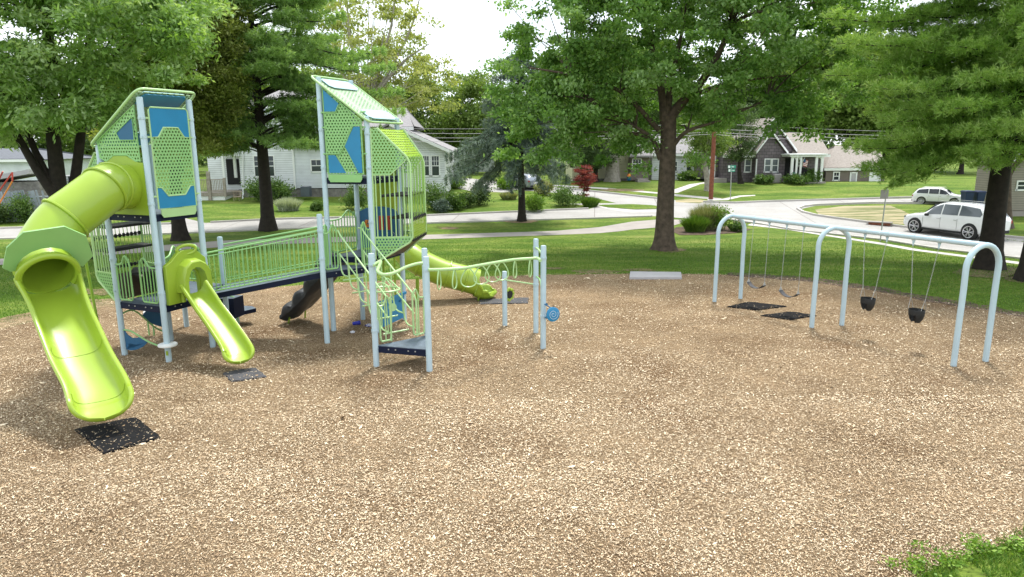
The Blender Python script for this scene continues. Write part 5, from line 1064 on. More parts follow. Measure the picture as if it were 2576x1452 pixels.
for i, (ya, yb, yc, dd) in enumerate(((329, 324, 341, 0), (341, 333, 350, .6), (318, 310, 334, -.5), (352, 338, 368, .3))):
    a, b, c_ = A(820, ya+2, Yp+dd), A(1788, yb, Yp+dd), A(2700, yc, Yp+dd); mb = MB(); pts = []
    for p0, p1 in ((a, b), (b, c_)):
        for k in range(14): q = p0.lerp(p1, k/14); q.z -= .25*4*(k/14)*(1-k/14); pts.append(q)
    mb.tube(pts+[c_], .016 if i != 2 else .012, 5); tag(ob('overhead_wire', mb, 'slab'), ['second highest overhead wire crossing behind the trees', 'third highest overhead wire crossing behind the trees', 'highest and thinnest overhead wire crossing behind the trees', 'lowest overhead wire crossing behind the trees'][i], 'wire', 'overhead wires')
def bin_(c, lab):
    t = thing('wheeled_bin', lab, 'bin', c, 'wheeled bins'); mb = MB(); rows = [[c+V((sx*w_, sy*w_*1.1, z)) for sx, sy in ((-1, -1), (1, -1), (1, 1), (-1, 1))] for w_, z in ((.20, .02), (.27, .85))]; mb.grid(rows, 0, True); mb.add(rows[0], [(3, 2, 1, 0)]); mb.add(rows[1], [(0, 1, 2, 3)]); ob('body', mb, 'bin', t, bevel=.03)
    mb = MB(); mb.box(c+V((0, 0, .88)), (.6, .66, .06)); mb.box(c+V((0, 0, .92)), (.5, .55, .06)); ob('lid', mb, 'bin', t, bevel=.02)
    for sx in (-1, 1): mb = MB(); mb.lathe([(.001, -.03), (.1, -.03), (.1, .03), (.001, .03)], c+V((sx*.27, .25, .1)), (1, 0, 0), 12); ob('wheel', mb, 'tyre', t)
c = A(2430, 517, 44); bin_(V((c.x, c.y, c.z)), 'navy wheeled bin touching the white car hood, left of the pair'); c = A(2459, 518, 44); bin_(V((c.x, c.y, c.z)), 'navy wheeled bin nearer the pine trunk, right of the pair')
# ================================================================ cars (modelled pointing along +x, then placed)
def car(name, lab, paint, loc, ang, sc, L_=4.75, H_=1.72, hatch=0, group=None, glass='glassg', rimstyle=7):
    t = thing(name, lab, 'car', (0, 0, 0), group)
    # stations: x, bottom z, belt z, roof z, half width at sill / belt / roof
    S0 = [(-L_/2, .48, .85, .95, .62, .68, .60), (-L_/2+.05, .34, .95, 1.06, .80, .84, .74), (-L_/2+.18, .28, 1.02, 1.20+hatch*.1, .88, .89, .72), (-L_/2+.42, .26, 1.04, H_-.16, .91, .91, .70), (-L_/2+.75, .26, 1.04, H_-.04, .93, .92, .70),
         (-.9, .25, 1.02, H_, .94, .93, .71), (.0, .25, 1.0, H_+.0, .94, .94, .72), (.30, .25, .99, H_-.03, .94, .94, .70), (.68, .25, .98, H_-.20, .94, .93, .69), (1.02, .25, .97, 1.27, .94, .92, .74), (1.30, .25, .96, 1.09, .94, .91, .80),
         (1.85, .26, .92, 1.01, .93, .89, .74), (L_/2-.22, .28, .84, .93, .89, .84, .62), (L_/2-.06, .34, .74, .82, .80, .76, .55), (L_/2, .42, .66, .70, .66, .62, .45)]
    S = [(x, zb, ze+.07, max(zr, ze+.13), wb, we, wr) for x, zb, ze, zr, wb, we, wr in S0]
    rows = []
    for x, zb, ze, zr, wb, we, wr in S:
        half = [(wb*.86, zb-.02), (wb*.97, zb+.06), (wb+.01, zb+(ze-zb)*.45), (we, ze-.07), (we-.035, ze), (we*.45+wr*.55, ze+(zr-ze)*.55), (wr+.01, zr-.07), (wr*.86, zr-.012), (wr*.4, zr+.012)]
        rows.append([V((x, y, z)) for y, z in half]+[V((x, -y, z)) for y, z in half[::-1]])
    mb = MB(); mb.grid(rows, 0, True); mb.add(rows[0], [tuple(range(18))]); mb.add(rows[-1], [tuple(range(17, -1, -1))]); body = ob('body', mb, paint, t, True)
    m_ = body.modifiers.new('sub', 'SUBSURF'); m_.levels = m_.render_levels = 1
    def at(x, f, side, off=.012):
        for a, b in zip(S, S[1:]):
            if a[0] <= x <= b[0]: k = (x-a[0])/(b[0]-a[0]); z0 = a[2]+(b[2]-a[2])*k; z1 = a[3]+(b[3]-a[3])*k; w0 = a[5]+(b[5]-a[5])*k-.035; w1 = a[6]+(b[6]-a[6])*k+.01; break
        z1 -= .05; ff = f; y = w0+(w1-w0)*(ff**1.15); return V((x, side*(y+off), z0+(z1-z0)*ff))
    r = L_/2
    for side in (-1, 1):
        for q in ([(1.0, .12), (.66, .88), (.12, .93), (.12, .10)], [(.04, .10), (.04, .93), (-.82, .93), (-.82, .10)], [(-.90, .10), (-.90, .93), (-r+.62, .88), (-r+.42, .45), (-r+.48, .12)]):
            mb = MB(); P_ = [at(x, f, side) for x, f in q]; mb.add(P_, [tuple(range(len(P_)))]); mb.prism(P_, V((0, -side*.02, 0))); ob('side_window', mb, glass, t)
        mb = MB()
        for x in (1.10, .08, -.86): mb.box((x, side*.944, .70), (.006, .008, .56))
        mb.box((0, side*.93, .30), (2.2, .05, .09)); ob('door_line', mb, 'black', t)
        for x in (.20, -.74): mb = MB(); mb.box((x, side*.95, .90), (.18, .03, .03)); ob('door_handle', mb, 'steel', t, bevel=.01)
        mb = MB(); mb.box((.82, side*1.03, 1.06), (.16, .20, .14)); ob('mirror', mb, paint if side < 0 else 'black', t, bevel=.04)
        mb = MB(); mb.tube([(.5, side*.60, H_+.01), (.4, side*.60, H_+.05), (-r+.95, side*.60, H_+.04), (-r+.85, side*.60, H_)], .016, 6); ob('roof_rail', mb, 'steel', t)
        mb = MB(); mb.box((r-.22, side*.70, .82), (.22, .24, .10)); ob('headlight', mb, 'glassg', t, bevel=.03)
        mb = MB(); mb.box((-r+.09, side*.72, .90), (.12, .28, .16)); ob('tail_light', mb, 'red', t, bevel=.03)
        for x in (r-.92, -r+.93):
            mb = MB(); mb.lathe([(.001, -.2), (.43, -.2), (.43, .0), (.40, .012), (.36, .0), (.001, -.01)], (x, side*.935, .40), (0, side, 0), 28); ob('wheel_arch', mb, 'black', t, True)
            mb = MB(); mb.lathe([(.20, -.02), (.28, .02), (.35, .035), (.385, .01), (.39, -.06), (.385, -.18), (.2, -.2)], (x, side*.95, .385), (0, side, 0), 30); wh_ = ob('wheel', mb, 'tyre', t, True)
            mb = MB(); mb.lathe([(.265, .02), (.298, .03), (.298, .0), (.265, .0), (.265, .02)], (x, side*.95, .385), (0, side, 0), 28)
            for k in range(rimstyle):
                a = 2*math.pi*k/rimstyle
                for da in (-.16, .16):
                    e = V((math.cos(a), 0, math.sin(a))); e2 = V((math.cos(a+da), 0, math.sin(a+da))); c = V((x, side*.965, .385)); mb.tube([c+e*.03, c+e2*.28], .018, 4)
            mb.lathe([(.001, .02), (.05, .018), (.05, -.02), (.001, -.02)], (x, side*.965, .385), (0, side, 0), 12); ob('rim', mb, 'rim', wh_, False)
    def cross(x0, z0, w0, x1, z1, w1, name):
        mb = MB(); mb.prism([V((x0, -w0, z0)), V((x0, w0, z0)), V((x1, w1, z1)), V((x1, -w1, z1))], V((0, 0, .012))); ob(name, mb, glass, t)
    cross(1.16, 1.15, .74, .71, H_-.18, .62, 'windscreen'); cross(-r+.14, 1.13, .70, -r+.42, H_-.17, .60, 'rear_window')
    mb = MB(); mb.box((-r-.005, 0, .74), (.02, .5, .13)); ob('number_plate', mb, 'white', t); mb = MB(); mb.box((-r+.02, 0, .42), (.08, 1.3, .16)); ob('rear_bumper', mb, 'black', t, bevel=.03); mb = MB(); mb.box((r-.02, 0, .56), (.08, .9, .22)); ob('grille', mb, 'black', t, bevel=.03)
    t.location = loc; t.rotation_euler = (0, 0, ang); t.scale = (sc, sc, sc); return t
a, b = G(2302, 586), G(2429, 602.5); c = (a+b)/2; dr_ = (a-b).normalized(); sc = (a-b).length/2.90; n_ = V((-dr_.y, dr_.x, 0)); n_ = n_ if n_.y > 0 else -n_
car('parked_car', 'white luxury-sized car with grey windows passing behind the right pine trunk', 'carw', c+n_*.95*sc, math.atan2(dr_.y, dr_.x), sc, 4.95, 1.76, rimstyle=6)
a, b = G(2316, 513), G(2398, 519.5); c = (a+b)/2; dr_ = (b-a).normalized(); sc = (a-b).length/2.90*1.0; n_ = V((-dr_.y, dr_.x, 0)); n_ = n_ if n_.y > 0 else -n_
car('parked_car', 'white car with dark windows parked beside the two navy bins', 'carw', c+n_*.95*sc, math.atan2(dr_.y, dr_.x), sc, 4.75, 1.72, glass='glass', rimstyle=9)
c = G(1316, 479); car('parked_car', 'silver grey hatchback seen from behind, parked behind the blue spruce trunk', 'cars', c+V((0, 1.6, .0)), math.radians(124), .82, 4.6, 1.60, 1, glass='glass')
c = A(1124, 447, 85); car('parked_car', 'small dark car glimpsed past the corner of the white house', 'bin', V((c.x-2.2, 85, 1.2)), math.radians(2), .8, 4.6, 1.5, glass='glass')
# ================================================================ trees and shrubs
def limb(mb, pts, r0, r1, n=8):
    q = spl(pts, 5); k = len(q); mb.tube(q, [r0+(r1-r0)*(i/(k-1))**.8 for i in range(k)], n)
def trunkmb(base, top, r0, r1, lean=(0, 0), seed=0, flare=1.7):
    mb = MB(); rr = random.Random(seed); rows = []; n_ = 16; K = 18; ph = [rr.uniform(0, 6.28) for _ in range(5)]
    for i in range(K+1):
        t = i/K; z = base.z-.15+(top.z-base.z+.15)*t; c = base.lerp(top, t); c.z = z; c += V((math.sin(t*4+ph[0]), math.cos(t*3+ph[1]), 0))*.06
        r = r0+(r1-r0)*t; fl = 1+(flare-1)*math.exp(-t*(top.z-base.z)/.45)
        rows.append([c+V((math.cos(a), math.sin(a), 0))*r*(1+(fl-1)*(1+.35*math.sin(a*5+ph[2])))*(1+.05*math.sin(a*3+ph[3]+t*5)) for a in [2*math.pi*j/n_ for j in range(n_)]])
    mb.grid(rows, 0, True); return mb
def clumps(ells, n, rs_, inner=.45):
    w_ = np.array([e[3]*e[4]*e[5] for e in ells])**.8; w_ /= w_.sum(); idx = rs_.choice(len(ells), n, p=w_); E = np.array(ells)[idx]
    d = rs_.normal(size=(n, 3)); d /= np.linalg.norm(d, axis=1, keepdims=True); r = (inner+(1-inner)*rs_.uniform(size=n)**.6)[:, None]
    return E[:, :3]+d*r*E[:, 3:6]
def leafcloud(name, C, per, spread, Ls, Ws, mat, parent, rs_, flat=.55, droop=-.25, cvar=.35):
    n = len(C)*per; ii = np.repeat(np.arange(len(C)), per); sp = spread*rs_.uniform(.6, 1.25, len(C))[ii][:, None]
    off = rs_.normal(size=(n, 3))*np.array([1, 1, flat])*sp*.6; P = C[ii]+off
    D = off/np.maximum(np.linalg.norm(off, axis=1, keepdims=True), 1e-3)*.8 + rs_.normal(size=(n, 3))*.7 + np.array([0, 0, droop])
    cr = rs_.uniform(size=len(C))[ii]; rnd = cvar*cr+(1-cvar)*rs_.beta(2, 2, n)
    return leafmesh(name, P, D, Ls*rs_.uniform(.6, 1.3, n), Ws*rs_.uniform(.6, 1.3, n), rnd, mat, parent, rs_)
def broad(name, lab, base, trunk_top, r0, r1, ells, ncl, per, spread, Ls, Ws, leaf, bark, seed, nlimb=24, cat='tree', group=None, lr=.12, extra=None, inner=.45, flat=.55, cvar=.45, flare=1.7, att=None):
    rs_ = np.random.RandomState(seed); t = thing(name, lab, cat, base, group); C = clumps(ells, ncl, rs_, inner)
    mb = trunkmb(V(base), V(trunk_top), r0, r1, seed=seed, flare=flare)
    tt = V(trunk_top)
    for i in rs_.choice(len(C), min(nlimb, len(C)), replace=False):
        c = V(C[i]); s = V(base).lerp(tt, rs_.uniform(.72, 1.0)) if att is None else min(att, key=lambda p: (p-c).length + (3 if p.z > c.z else 0)); m_ = s.lerp(c, .5)+V((0, 0, .12*(c-s).length*rs_.uniform(-.3, 1))); limb(mb, [s, s.lerp(m_, .5)+V((0, 0, .1)), m_, c], lr*rs_.uniform(.5, 1.1), .015, 6)
    if extra: extra(mb)
    ob('trunk', mb, bark, t, True); leafcloud('crown', C, per, spread, Ls, Ws, leaf, t, rs_, flat, cvar=cvar); return t
def el(x, y, Y, rx, ry, rz): p = A(x, y, Y); return (p.x, p.y, p.z, rx, ry, rz)
# oak
b = G(1675, 628)
def oaklimbs(mb):
    Yo = b.y
    limb(mb, [A(1684, 300, Yo), A(1712, 262, Yo), A(1758, 214, Yo-.3), A(1800, 150, Yo-.6), A(1840, 60, Yo-.8), A(1870, -60, Yo-1)], .27, .08); limb(mb, [A(1672, 310, Yo), A(1664, 230, Yo+.2), A(1640, 120, Yo+.3), A(1600, 0, Yo)], .24, .08)
    limb(mb, [A(1676, 300, Yo), A(1690, 200, Yo+.4), A(1720, 60, Yo+.6)], .22, .07); limb(mb, [A(1662, 400, Yo), A(1640, 350, Yo-.2), A(1600, 320, Yo-.6), A(1500, 260, Yo-1.2)], .15, .04); limb(mb, [A(1690, 370, Yo), A(1730, 330, Yo-.5), A(1820, 300, Yo-1), A(1930, 250, Yo-1.4)], .13, .03)
    limb(mb, [A(1660, 330, Yo), A(1560, 230, Yo-1), A(1440, 190, Yo-1.5), A(1330, 170, Yo-1.8)], .14, .03); limb(mb, [A(1720, 250, Yo), A(1830, 210, Yo-1), A(1980, 190, Yo-1.5)], .12, .03)
Yo = b.y
broad('oak_tree', 'broad oak with a thick grey-brown trunk standing alone behind the chip bed', b, A(1680, 292, Yo), .44, .34,
      [el(1690, 20, Yo, 7.6, 6.5, 5.4), el(1560, -90, Yo-1, 5.5, 4, 2.2), el(1850, -60, Yo-1, 5.0, 4, 2.4), el(2060, 60, Yo-.5, 2.6, 2.5, 2.0), el(1925, 306, Yo-1, 1.7, 1.4, .6), el(2040, 325, Yo-1, .9, .8, .5), el(2150, -10, Yo, 2.4, 2, 2.0), el(1420, 290, Yo-1, 2.6, 2.6, 2.0), el(1330, 200, Yo-.5, 1.6, 2, 2.4), el(1500, 190, Yo-1, 3.0, 3, 2.6), el(1900, 220, Yo-1, 3.4, 3, 2.3), el(2060, 200, Yo, 2.2, 2.4, 2.5), el(1800, 290, Yo+1.5, 1.5, 1.5, 1.0), el(1300, 330, Yo, .9, 1, 1.0), el(1570, 340, Yo+1, 1.9, 1.8, 1.1), el(1622, 440, Yo-.4, .55, .5, .75), el(1400, 375, Yo, 1.9, 1.2, 1.0), el(1290, 390, Yo+.5, 1.0, 1.0, .9), el(1500, 350, Yo+.5, 1.6, 1.4, 1.0), el(1760, 390, Yo+1, .6, .7, .7)],
      780, 190, .50, .19, .115, 'oak', 'bark', 5, 110, extra=oaklimbs, inner=.3, lr=.06, cvar=.5, att=[A(1758, 214, Yo-.3), A(1840, 60, Yo-.8), A(1664, 230, Yo), A(1640, 120, Yo), A(1600, 0, Yo), A(1690, 200, Yo+.4), A(1720, 60, Yo), A(1640, 350, Yo-.2), A(1600, 320, Yo-.6), A(1500, 260, Yo-1.2), A(1820, 300, Yo-1), A(1930, 250, Yo-1.4), A(1560, 230, Yo-1), A(1440, 190, Yo-1.5), A(1830, 210, Yo-1), A(1730, 330, Yo-.5)])
# left maples
b = G(186, 653); Ym = b.y
def mlimbs(mb):
    limb(mb, [A(172, 560, Ym), A(148, 510, Ym), A(95, 430, Ym-.1), A(45, 345, Ym-.2), A(-20, 240, Ym-.3)], .28, .12); limb(mb, [A(150, 500, Ym), A(112, 430, Ym+.2), A(80, 360, Ym+.3), A(50, 280, Ym+.4)], .21, .10)
    limb(mb, [A(165, 600, Ym), A(150, 500, Ym+.3), A(142, 420, Ym+.3), A(133, 330, Ym+.3), A(128, 200, Ym+.2), A(120, 60, Ym)], .42, .20); limb(mb, [A(190, 640, Ym), A(184, 500, Ym+.6), A(192, 430, Ym+.8), A(204, 330, Ym+.9), A(214, 200, Ym+1), A(230, 60, Ym+1)], .28, .15)
broad('maple_tree', 'large multi-stemmed silver maple with near-black trunks at the upper left', b, A(172, 540, Ym), .55, .50,
      [el(100, 30, Ym-.5, 7.2, 6, 5.2), el(-30, 40, Ym-2, 3.2, 3, 3.6), el(330, 70, Ym-3, 2.6, 2.6, 2.4), el(10, 250, Ym, 2.2, 2.2, 1.5), el(250, 240, Ym-1, 2.6, 2, 1.3), el(400, 30, Ym-2, 1.6, 2, 2), el(120, 260, Ym-3, 2.4, 2, 1.2), el(40, 345, Ym, 1.0, 1.2, .6)],
      500, 190, .56, .26, .095, 'maple', 'barkd', 8, 70, extra=mlimbs, inner=.35, lr=.06, cvar=.5, att=[A(45, 345, Ym), A(-20, 240, Ym), A(50, 280, Ym), A(133, 330, Ym), A(128, 200, Ym), A(120, 60, Ym), A(204, 330, Ym+.9), A(214, 200, Ym+1), A(230, 60, Ym+1)])
b = G(455, 604); Y3 = b.y
broad('maple_tree', 'dark maple with a yellow-green lit edge behind the left tower', b, A(440, 420, Y3), .36, .28,
      [el(455, 90, Y3, 3.3, 3.4, 6.4), el(500, 250, Y3-.5, 2.2, 2, 3.2), el(380, 200, Y3-1, 2.6, 2, 3), el(560, 340, Y3, .9, 1.2, 1.1), el(320, 330, Y3+1, 1.6, 1.5, 1.6), el(540, 30, Y3, 1.6, 2, 2)],
      420, 180, .55, .19, .10, 'maple2', 'barkd', 9, 60, inner=.35, lr=.07, cvar=.5, att=[A(450, 330, Y3), A(455, 200, Y3), A(460, 80, Y3), A(420, 260, Y3), A(500, 260, Y3)])
# conifers: boughs carrying needle tufts
def conifer(name, lab, base, ztop, r0, boughs, mat, bark, seed, needle=(.17, .022), per=15, dens=16, wid=.8, droop=-.1, hang=0, lift=.25, kind='pine'):
    rs_ = np.random.RandomState(seed); rr = random.Random(seed); t = thing(name, lab, 'tree', base); B = V(base); mb = trunkmb(B, V((B.x, B.y, ztop)), r0, .05, seed=seed, flare=1.45)
    P, D, R = [], [], []
    for (z, az, ln, dz) in boughs:
        s = V((B.x, B.y, z)); e = V((math.sin(az), math.cos(az), 0)); f = V((e.y, -e.x, 0)); pts = [s, s+e*ln*.3+V((0, 0, ln*(.05+lift*.15))), s+e*ln*.65+V((0, 0, ln*(.5*dz))), s+e*ln+V((0, 0, ln*dz))]
        limb(mb, pts, min(.085, .02+ln*.011), .010, 5); q = spl(pts, 6); cr = rr.random()
        nt = int(dens*ln*1.5)
        for k in range(nt):
            u = rr.uniform(.22, 1)**.8; c = q[min(int(u*(len(q)-1)), len(q)-1)]; w_ = wid*ln*.28*(1.15-u)+.12; lat = rr.gauss(0, .5)*w_; lat = round(lat/.22)*.22*.75+lat*.25; c = c + f*lat + e*abs(lat)*.25 + V((0, 0, rr.gauss(.06, .11)*(1 if not hang else .6)))
            hg = 0
            if hang: hg = rr.random()**2*hang*min(1, ln/3)*(.3+.7*u); c = c + V((0, 0, -hg))
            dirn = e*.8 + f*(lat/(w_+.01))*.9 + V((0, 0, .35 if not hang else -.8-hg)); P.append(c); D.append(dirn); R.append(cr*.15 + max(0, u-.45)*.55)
    P = np.array(P); D = np.array(D); R = np.array(R); n = len(P); ii = np.repeat(np.arange(n), per)
    dd = D[ii]/np.linalg.norm(D[ii], axis=1, keepdims=True)*(.75) + rs_.normal(size=(n*per, 3))*.55; dd /= np.linalg.norm(dd, axis=1, keepdims=True)
    pp = P[ii]+dd*needle[0]*.5+rs_.normal(size=(n*per, 3))*.035
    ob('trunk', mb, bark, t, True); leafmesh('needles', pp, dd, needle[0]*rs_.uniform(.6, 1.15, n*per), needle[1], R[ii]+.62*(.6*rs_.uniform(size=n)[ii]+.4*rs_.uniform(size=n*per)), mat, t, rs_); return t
def whorls(z0, z1, nz, per, L0, L1, dz0, dz1, seed, bias=None):
    rr = random.Random(seed); o_ = []
    for i in range(nz):
        u = i/(nz-1); z = z0+(z1-z0)*u
        for k in range(per):
            az = rr.uniform(0, 6.28); ln = (L0+(L1-L0)*u)*rr.uniform(.65, 1.1)
            if bias: ln *= 1+bias[1]*math.cos(az-bias[0])
            o_.append((z+rr.uniform(-.25, .25), az, max(.4, ln), dz0+(dz1-dz0)*u+rr.uniform(-.05, .05)))
    return o_
b = G(675, 579)
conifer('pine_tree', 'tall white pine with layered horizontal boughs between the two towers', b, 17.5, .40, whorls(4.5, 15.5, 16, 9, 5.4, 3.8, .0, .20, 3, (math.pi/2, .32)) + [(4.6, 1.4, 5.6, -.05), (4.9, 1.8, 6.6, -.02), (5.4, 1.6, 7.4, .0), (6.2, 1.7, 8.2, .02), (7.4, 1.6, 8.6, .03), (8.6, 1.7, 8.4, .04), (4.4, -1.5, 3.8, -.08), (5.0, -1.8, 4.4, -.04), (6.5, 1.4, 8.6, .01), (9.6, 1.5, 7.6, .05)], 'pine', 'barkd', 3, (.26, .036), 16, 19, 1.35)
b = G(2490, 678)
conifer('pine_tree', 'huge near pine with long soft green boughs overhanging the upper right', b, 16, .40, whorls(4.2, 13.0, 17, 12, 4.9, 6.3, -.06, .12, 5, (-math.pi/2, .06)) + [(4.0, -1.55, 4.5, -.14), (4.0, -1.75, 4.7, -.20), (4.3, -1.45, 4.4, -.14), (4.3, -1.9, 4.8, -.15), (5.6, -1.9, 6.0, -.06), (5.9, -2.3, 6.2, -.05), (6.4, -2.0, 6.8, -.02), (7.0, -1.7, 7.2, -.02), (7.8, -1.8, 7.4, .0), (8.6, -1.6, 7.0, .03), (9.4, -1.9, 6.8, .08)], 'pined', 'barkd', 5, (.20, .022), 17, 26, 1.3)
b = G(2592, 708)
conifer('pine_tree', 'pine cut off by the right edge of the picture, only its trunk foot showing', b, 12, .30, whorls(6.5, 11, 6, 6, 4, 2.5, -.05, .1, 6), 'pined', 'barkd', 6, (.20, .024), 14, 12, 1.0)
b = G(1311, 557)
conifer('spruce_tree', 'blue spruce with drooping grey-green boughs hanging over the near street', b, 11.3, .24, whorls(4.0, 11.0, 14, 7, 4.7, .5, -.20, -.06, 7, (-math.pi/2, .12)) + [(3.6, -1.4, 3.2, -.52), (3.6, -2.0, 2.6, -.62), (3.5, -2.8, 1.9, -.85), (3.7, -1.0, 3.6, -.45), (3.6, 2.4, 2.2, -.7), (3.8, 1.5, 3.2, -.42), (3.4, 3.2, 1.4, -1.2), (4.4, -1.7, 4.9, -.38), (4.6, -1.3, 5.0, -.30), (5.2, -1.5, 4.9, -.25)], 'spruce', 'barkd', 7, (.13, .030), 13, 42, .50, hang=.55)
# sycamore and other trees farther off
b = V((A(925, 470, 72).x, 72, 1.2)); 
def syl(mb):
    for q in ([(925, 330), (905, 200), (880, 90), (870, -60)], [(925, 300), (950, 180), (985, 60), (1000, -80)], [(915, 260), (850, 170), (780, 60)], [(935, 250), (1010, 160), (1080, 110)], [(930, 240), (960, 210), (1030, 80), (1060, -20)]): limb(mb, [A(x, y, 72) for x, y in q], .26, .05, 6)
broad('sycamore_tree', 'tall sparse sycamore with pale branches against the white sky', b, A(925, 300, 72), .5, .38, [el(905, 60, 72, 7.8, 6, 6.5), el(1010, 190, 72, 5.6, 5, 4), el(1080, 210, 73, 3.2, 3, 3.4), el(940, 290, 71, 5, 4, 2.5)], 300, 62, .80, .32, .22, 'syc', 'barkg', 12, 46, extra=syl, inner=.3, lr=.14)
b = G(1540, 457); Yg = b.y
broad('shade_tree', 'thick smooth grey-trunked tree on the lawn of the cream house', b, A(1536, 318, Yg), .68, .52, [el(1540, 290, Yg, 3.4, 3, 1.8), el(1530, 190, Yg, 5, 4.5, 4)], 170, 90, .9, .32, .2, 'bgl', 'barkg', 14, 16, lr=.2, flare=1.3)
b = G(1784, 480); Yg = b.y
broad('leaning_tree', 'small leaning tree with bright hanging foliage beside the utility pole', b, A(1768, 395, Yg), .26, .18, [el(1790, 345, Yg, 1.7, 1.6, 1.5), el(1765, 400, Yg+.5, 1.0, 1, 1.3), el(1740, 340, Yg, 1.3, 1.2, 1.6)], 90, 110, .5, .17, .10, 'bgl', 'barkg', 15, 14, lr=.07)
broad('yard_conifer', 'dark rounded evergreen in front of the mauve house gable', V((A(1862, 455, 60.5).x, 60.5, 1.2)), A(1862, 400, 60.5), .2, .12, [el(1862, 335, 60.5, 1.6, 1.5, 2.6)], 100, 120, .5, .16, .07, 'bgd', 'barkd', 16, 10, lr=.06)
broad('yard_evergreen', 'near-black spreading evergreen between the red maple and the cream house', V((A(1500, 450, 64.5).x, 64.5, 1.2)), A(1500, 410, 64.5), .25, .15, [el(1497, 375, 64.5, 2.8, 2.4, 1.7), el(1470, 400, 64, 1.6, 1.5, 1.0)], 120, 120, .5, .18, .08, 'bgd', 'barkd', 17, 10, lr=.07)
b = G(2522, 572)
broad('street_tree', 'grey leaning tree just behind the big pine trunk', b, A(2538, 420, b.y), .36, .26, [el(2540, 250, b.y, 4, 3.5, 3)], 110, 100, .8, .24, .15, 'bgd', 'bark', 18, 12, lr=.1)
b = G(1470, 497)
rt_ = broad('red_maple', 'small red-leaved ornamental maple on the corner lawn', b, A(1472, 440, b.y), .045, .03, [el(1469, 430, b.y, .75, .7, .42), el(1473, 448, b.y, .95, .8, .40), el(1466, 463, b.y, .7, .7, .35), el(1472, 476, b.y, .4, .4, .15), el(1465, 491, b.y, .55, .4, .10)], 90, 70, .22, .11, .05, 'redl', 'barkd', 19, 22, lr=.015, inner=.2, flat=.35)
# background trees: three crowns, copied
protos = []
for k, (mt, sp) in enumerate((('bgl', 1.0), ('bgd', 1.0), ('bgl', 1.2))):
    b = V((200+30*k, 300, 1.2))
    protos.append(broad('background_tree', 'x', b, b+V((0, 0, 3.2)), .35, .25, [(b.x, b.y, 8.2, 4.4, 4.2, 4.6), (b.x+1.8, b.y-1, 6.2, 2.8, 2.8, 2.2), (b.x-1.9, b.y+.4, 6.6, 2.6, 2.6, 2.6), (b.x+.4, b.y, 11, 2.2, 2.2, 2)], 190, 85, .95, .34, .22, mt, 'barkd', 30+k, 14, lr=.14, inner=.3))
BGT = [(1180, 88, 170, 1, 0, 'broad green tree beyond the street between the white house and the spruce'), (1050, 84, 190, 1.0, 2, 'rounded light green tree rising behind the white house roof'), (560, 90, 215, 1.1, 1, 'dark tree behind the white house porch'), (650, 96, 110, 1.2, 0, 'green tree above the roof of the white house, left of the pine trunk'),
       (790, 98, 170, 1.2, 2, 'light green tree behind the white house between the towers'), (300, 80, 190, 1.1, 1, 'dark tree behind the tube slide'), (200, 92, 210, 1.1, 0, 'green tree seen past the right maple stem'), (20, 86, 210, 1.1, 1, 'dark tree above the dark roof at the far left'), (-110, 80, 200, 1.1, 0, 'green tree at the extreme left edge'),
       (1250, 102, 225, 1.1, 0, 'green tree directly behind the blue spruce'), (1350, 86, 235, 1.0, 1, 'dark tree behind the silver hatchback'), (1440, 96, 120, 1.2, 1, 'tall dark tree behind the cream house, left side'), (1570, 104, 100, 1.3, 0, 'tall light tree behind the cream house roof'), (1660, 88, 200, 1.0, 1, 'dark tree behind the oak trunk'),
       (1760, 96, 200, 1.1, 0, 'light green tree behind the utility pole'), (1860, 90, 190, 1.1, 1, 'dark tree behind the left wing of the mauve house'), (1970, 98, 120, 1.2, 0, 'light green tree behind the mauve house chimney'), (2075, 92, 90, 1.0, 2, 'light green tree between mauve house and garage'), (2165, 86, 60, 1.0, 0, 'green tree behind the garage roof ridge'),
       (2260, 90, 100, 1.0, 2, 'bright green tree right of the garage'), (2350, 84, 200, 1.0, 1, 'dark tree behind the car with the bins'), (2440, 76, 240, 1.0, 0, 'green tree behind the two navy bins'), (2560, 80, 220, 1.1, 1, 'dark tree behind the beige house'), (2700, 82, 200, 1.2, 0, 'green tree beyond the right edge'), (430, 100, 200, 1.2, 0, 'green tree behind the left tower panel'), (925, 110, 200, 1.3, 1, 'dark tree far behind the sycamore')]
for i, (x, Y, ytop, wsc, k, lab) in enumerate(BGT):
    p_ = A(x, ytop, Y); hgt = p_.z-1.2; sc = max(.35, hgt/11.6); t = protos[k] if i == k and False else copy_tree(protos[k], (p_.x, Y, 1.2), random.Random(i).uniform(0, 6.28), sc, lab, 'background trees beyond the houses'); t.scale = (sc*wsc, sc*wsc, sc)
for p_ in protos:
    for c in list(p_.children): bpy.data.objects.remove(c)
    bpy.data.objects.remove(p_)
# far tree line closing the horizon
rs_ = np.random.RandomState(77); n_ = 520; xx = rs_.uniform(-150, 150, n_); yy = 125+rs_.uniform(-8, 25, n_); C = np.stack([xx, yy, rs_.uniform(1, 9, n_)+2.5*np.sin(xx*.11)+1.5], 1)
o = leafcloud('distant_woods', C, 90, 3.2, .9, .6, 'bgd', None, rs_, .7); o['kind'] = 'stuff'
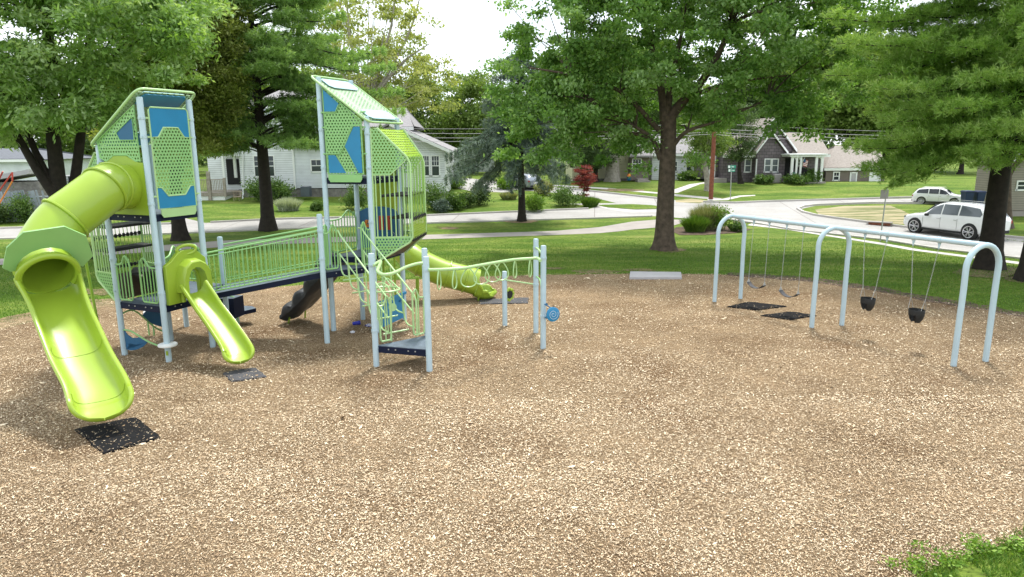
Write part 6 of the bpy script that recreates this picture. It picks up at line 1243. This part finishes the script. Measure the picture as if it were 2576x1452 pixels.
# shrubs
def shrub(x, y, wpx, hpx, lab, mat='shrub', seed=0, n=2200, lf=(.09, .05), name='shrub', Y=None, cat='shrub'):
    b = G(x, y) if Y is None else A(x, y, Y); m_ = b.y/1730; w_ = wpx*m_/2*1.12; h = hpx*m_*1.15; rs2 = np.random.RandomState(seed+100); t = thing(name, lab, cat, b)
    C = clumps([(b.x, b.y, b.z+h*.52, w_*.8, w_*.7, h*.42)], 26, rs2, .5); mb = MB()
    for k in range(7): limb(mb, [b, b+V((rs2.normal()*w_*.2, rs2.normal()*w_*.2, h*.3)), V(C[k])], .02, .006, 5)
    ob('stems', mb, 'barkd', t); k_ = b.y/50*1.75; leafcloud('foliage', C, n//26, max(w_, h)*.28, lf[0]*k_, lf[1]*k_, mat, t, rs2, .8, 0); return t
def grasst(x, y, wpx, hpx, lab, mat='straw', seed=0, n=900, Y=None):
    b = G(x, y) if Y is None else A(x, y, Y); m_ = b.y/1730; w_ = wpx*m_/2; h = hpx*m_; rs2 = np.random.RandomState(seed+200)
    r = np.sqrt(rs2.uniform(size=n)); a = rs2.uniform(0, 6.283, n); P = np.stack([b.x+np.cos(a)*r*w_*.8, b.y+np.sin(a)*r*w_*.5, b.z+h*.42*(1.1-.5*r)+0*a], 1); D = np.stack([np.cos(a)*r*.7+rs2.normal(0, .25, n), np.sin(a)*r*.6+rs2.normal(0, .25, n), np.ones(n)], 1)
    return tag(leafmesh('ornamental_grass', P, D, h*rs2.uniform(.7, 1.1, n), .035*b.y/45, rs2.uniform(size=n), mat, None, rs2), lab, 'ornamental grass')
SH = [(656, 506, 60, 48, 'dense green shrub left of the pine trunk by the white house', 'shrub'), (705, 506, 50, 44, 'dense green shrub right of the pine trunk by the white house', 'shrub'), (798, 529, 34, 18, 'low lone shrub on the lawn in front of the air conditioner', 'shrub'), (896, 526, 62, 52, 'tall shrub seen between the legs of the right tower', 'shrub'), (1092, 528, 44, 62, 'tall leafy shrub against the white house corner', 'shrub'),
      (1112, 534, 36, 26, 'low blue-green plant at the foot of the corner shrub', 'spruce'), (1146, 528, 50, 36, 'loose pale shrub right of the white house corner', 'shrub'), (1175, 522, 36, 32, 'small dark shrub left of the hanging spruce tips', 'bgd'), (1205, 516, 40, 46, 'upright dark shrub under the left spruce boughs', 'bgd'), (1271, 476, 44, 24, 'bright green shrub in the yard left of the spruce trunk', 'leafy'),
      (1140, 474, 60, 22, 'yellow-green shrub beyond the white house downspout', 'leafy'), (1425, 519, 84, 40, 'large rounded dark shrub on the corner lawn beside the red maple', 'shrub'), (1370, 490, 46, 28, 'pale loose shrub behind the corner lawn', 'straw'), (1345, 532, 44, 36, 'spindly sapling right of the spruce trunk', 'leafy'), (1920, 463, 40, 19, 'low hosta clump left of the grey air conditioner', 'shrub'), (2002, 463, 62, 17, 'long low hosta row below the porch columns', 'shrub'),
      (2044, 461, 38, 28, 'round shrub at the right end of the mauve porch', 'shrub'), (1725, 455, 46, 17, 'low dark shrub against the white cottage', 'shrub'), (1573, 452, 22, 30, 'dark upright shrub left of the cream house steps', 'bgd'), (1597, 442, 26, 22, 'dark rounded shrub under the cream house porch windows', 'bgd'), (1508, 452, 28, 36, 'vase-shaped shrub between red maple and grey trunk', 'leafy'),
      (58, 560, 34, 58, 'vine-like shrub climbing the leaning fence', 'shrub'), (8, 562, 36, 40, 'dark shrub at the left end of the leaning fence', 'bgd'), (1805, 578, 56, 54, 'bright leafy shrub on the right side of the mulch bed', 'leafy'), (1850, 583, 42, 20, 'low green plant at the right edge of the mulch bed', 'shrub')]
for i, (x, y, w_, h_, lab, mt) in enumerate(SH): shrub(x, y, w_, h_, lab, mt, i)
grasst(726, 530, 70, 40, 'silvery tufted grass right of the pine trunk', 'silverg', 1, 1200); grasst(1280, 502, 50, 24, 'green grass tuft left of the spruce trunk', 'straw', 2); grasst(1485, 520, 52, 30, 'loose green grass around the red maple foot', 'grassb', 3, 1300)
grasst(1748, 584, 72, 52, 'dark green arching grass on the left of the mulch bed', 'grassb', 4, 1500); grasst(1775, 577, 72, 78, 'tall plumed straw-coloured grass in the middle of the mulch bed', 'straw', 5, 1700)
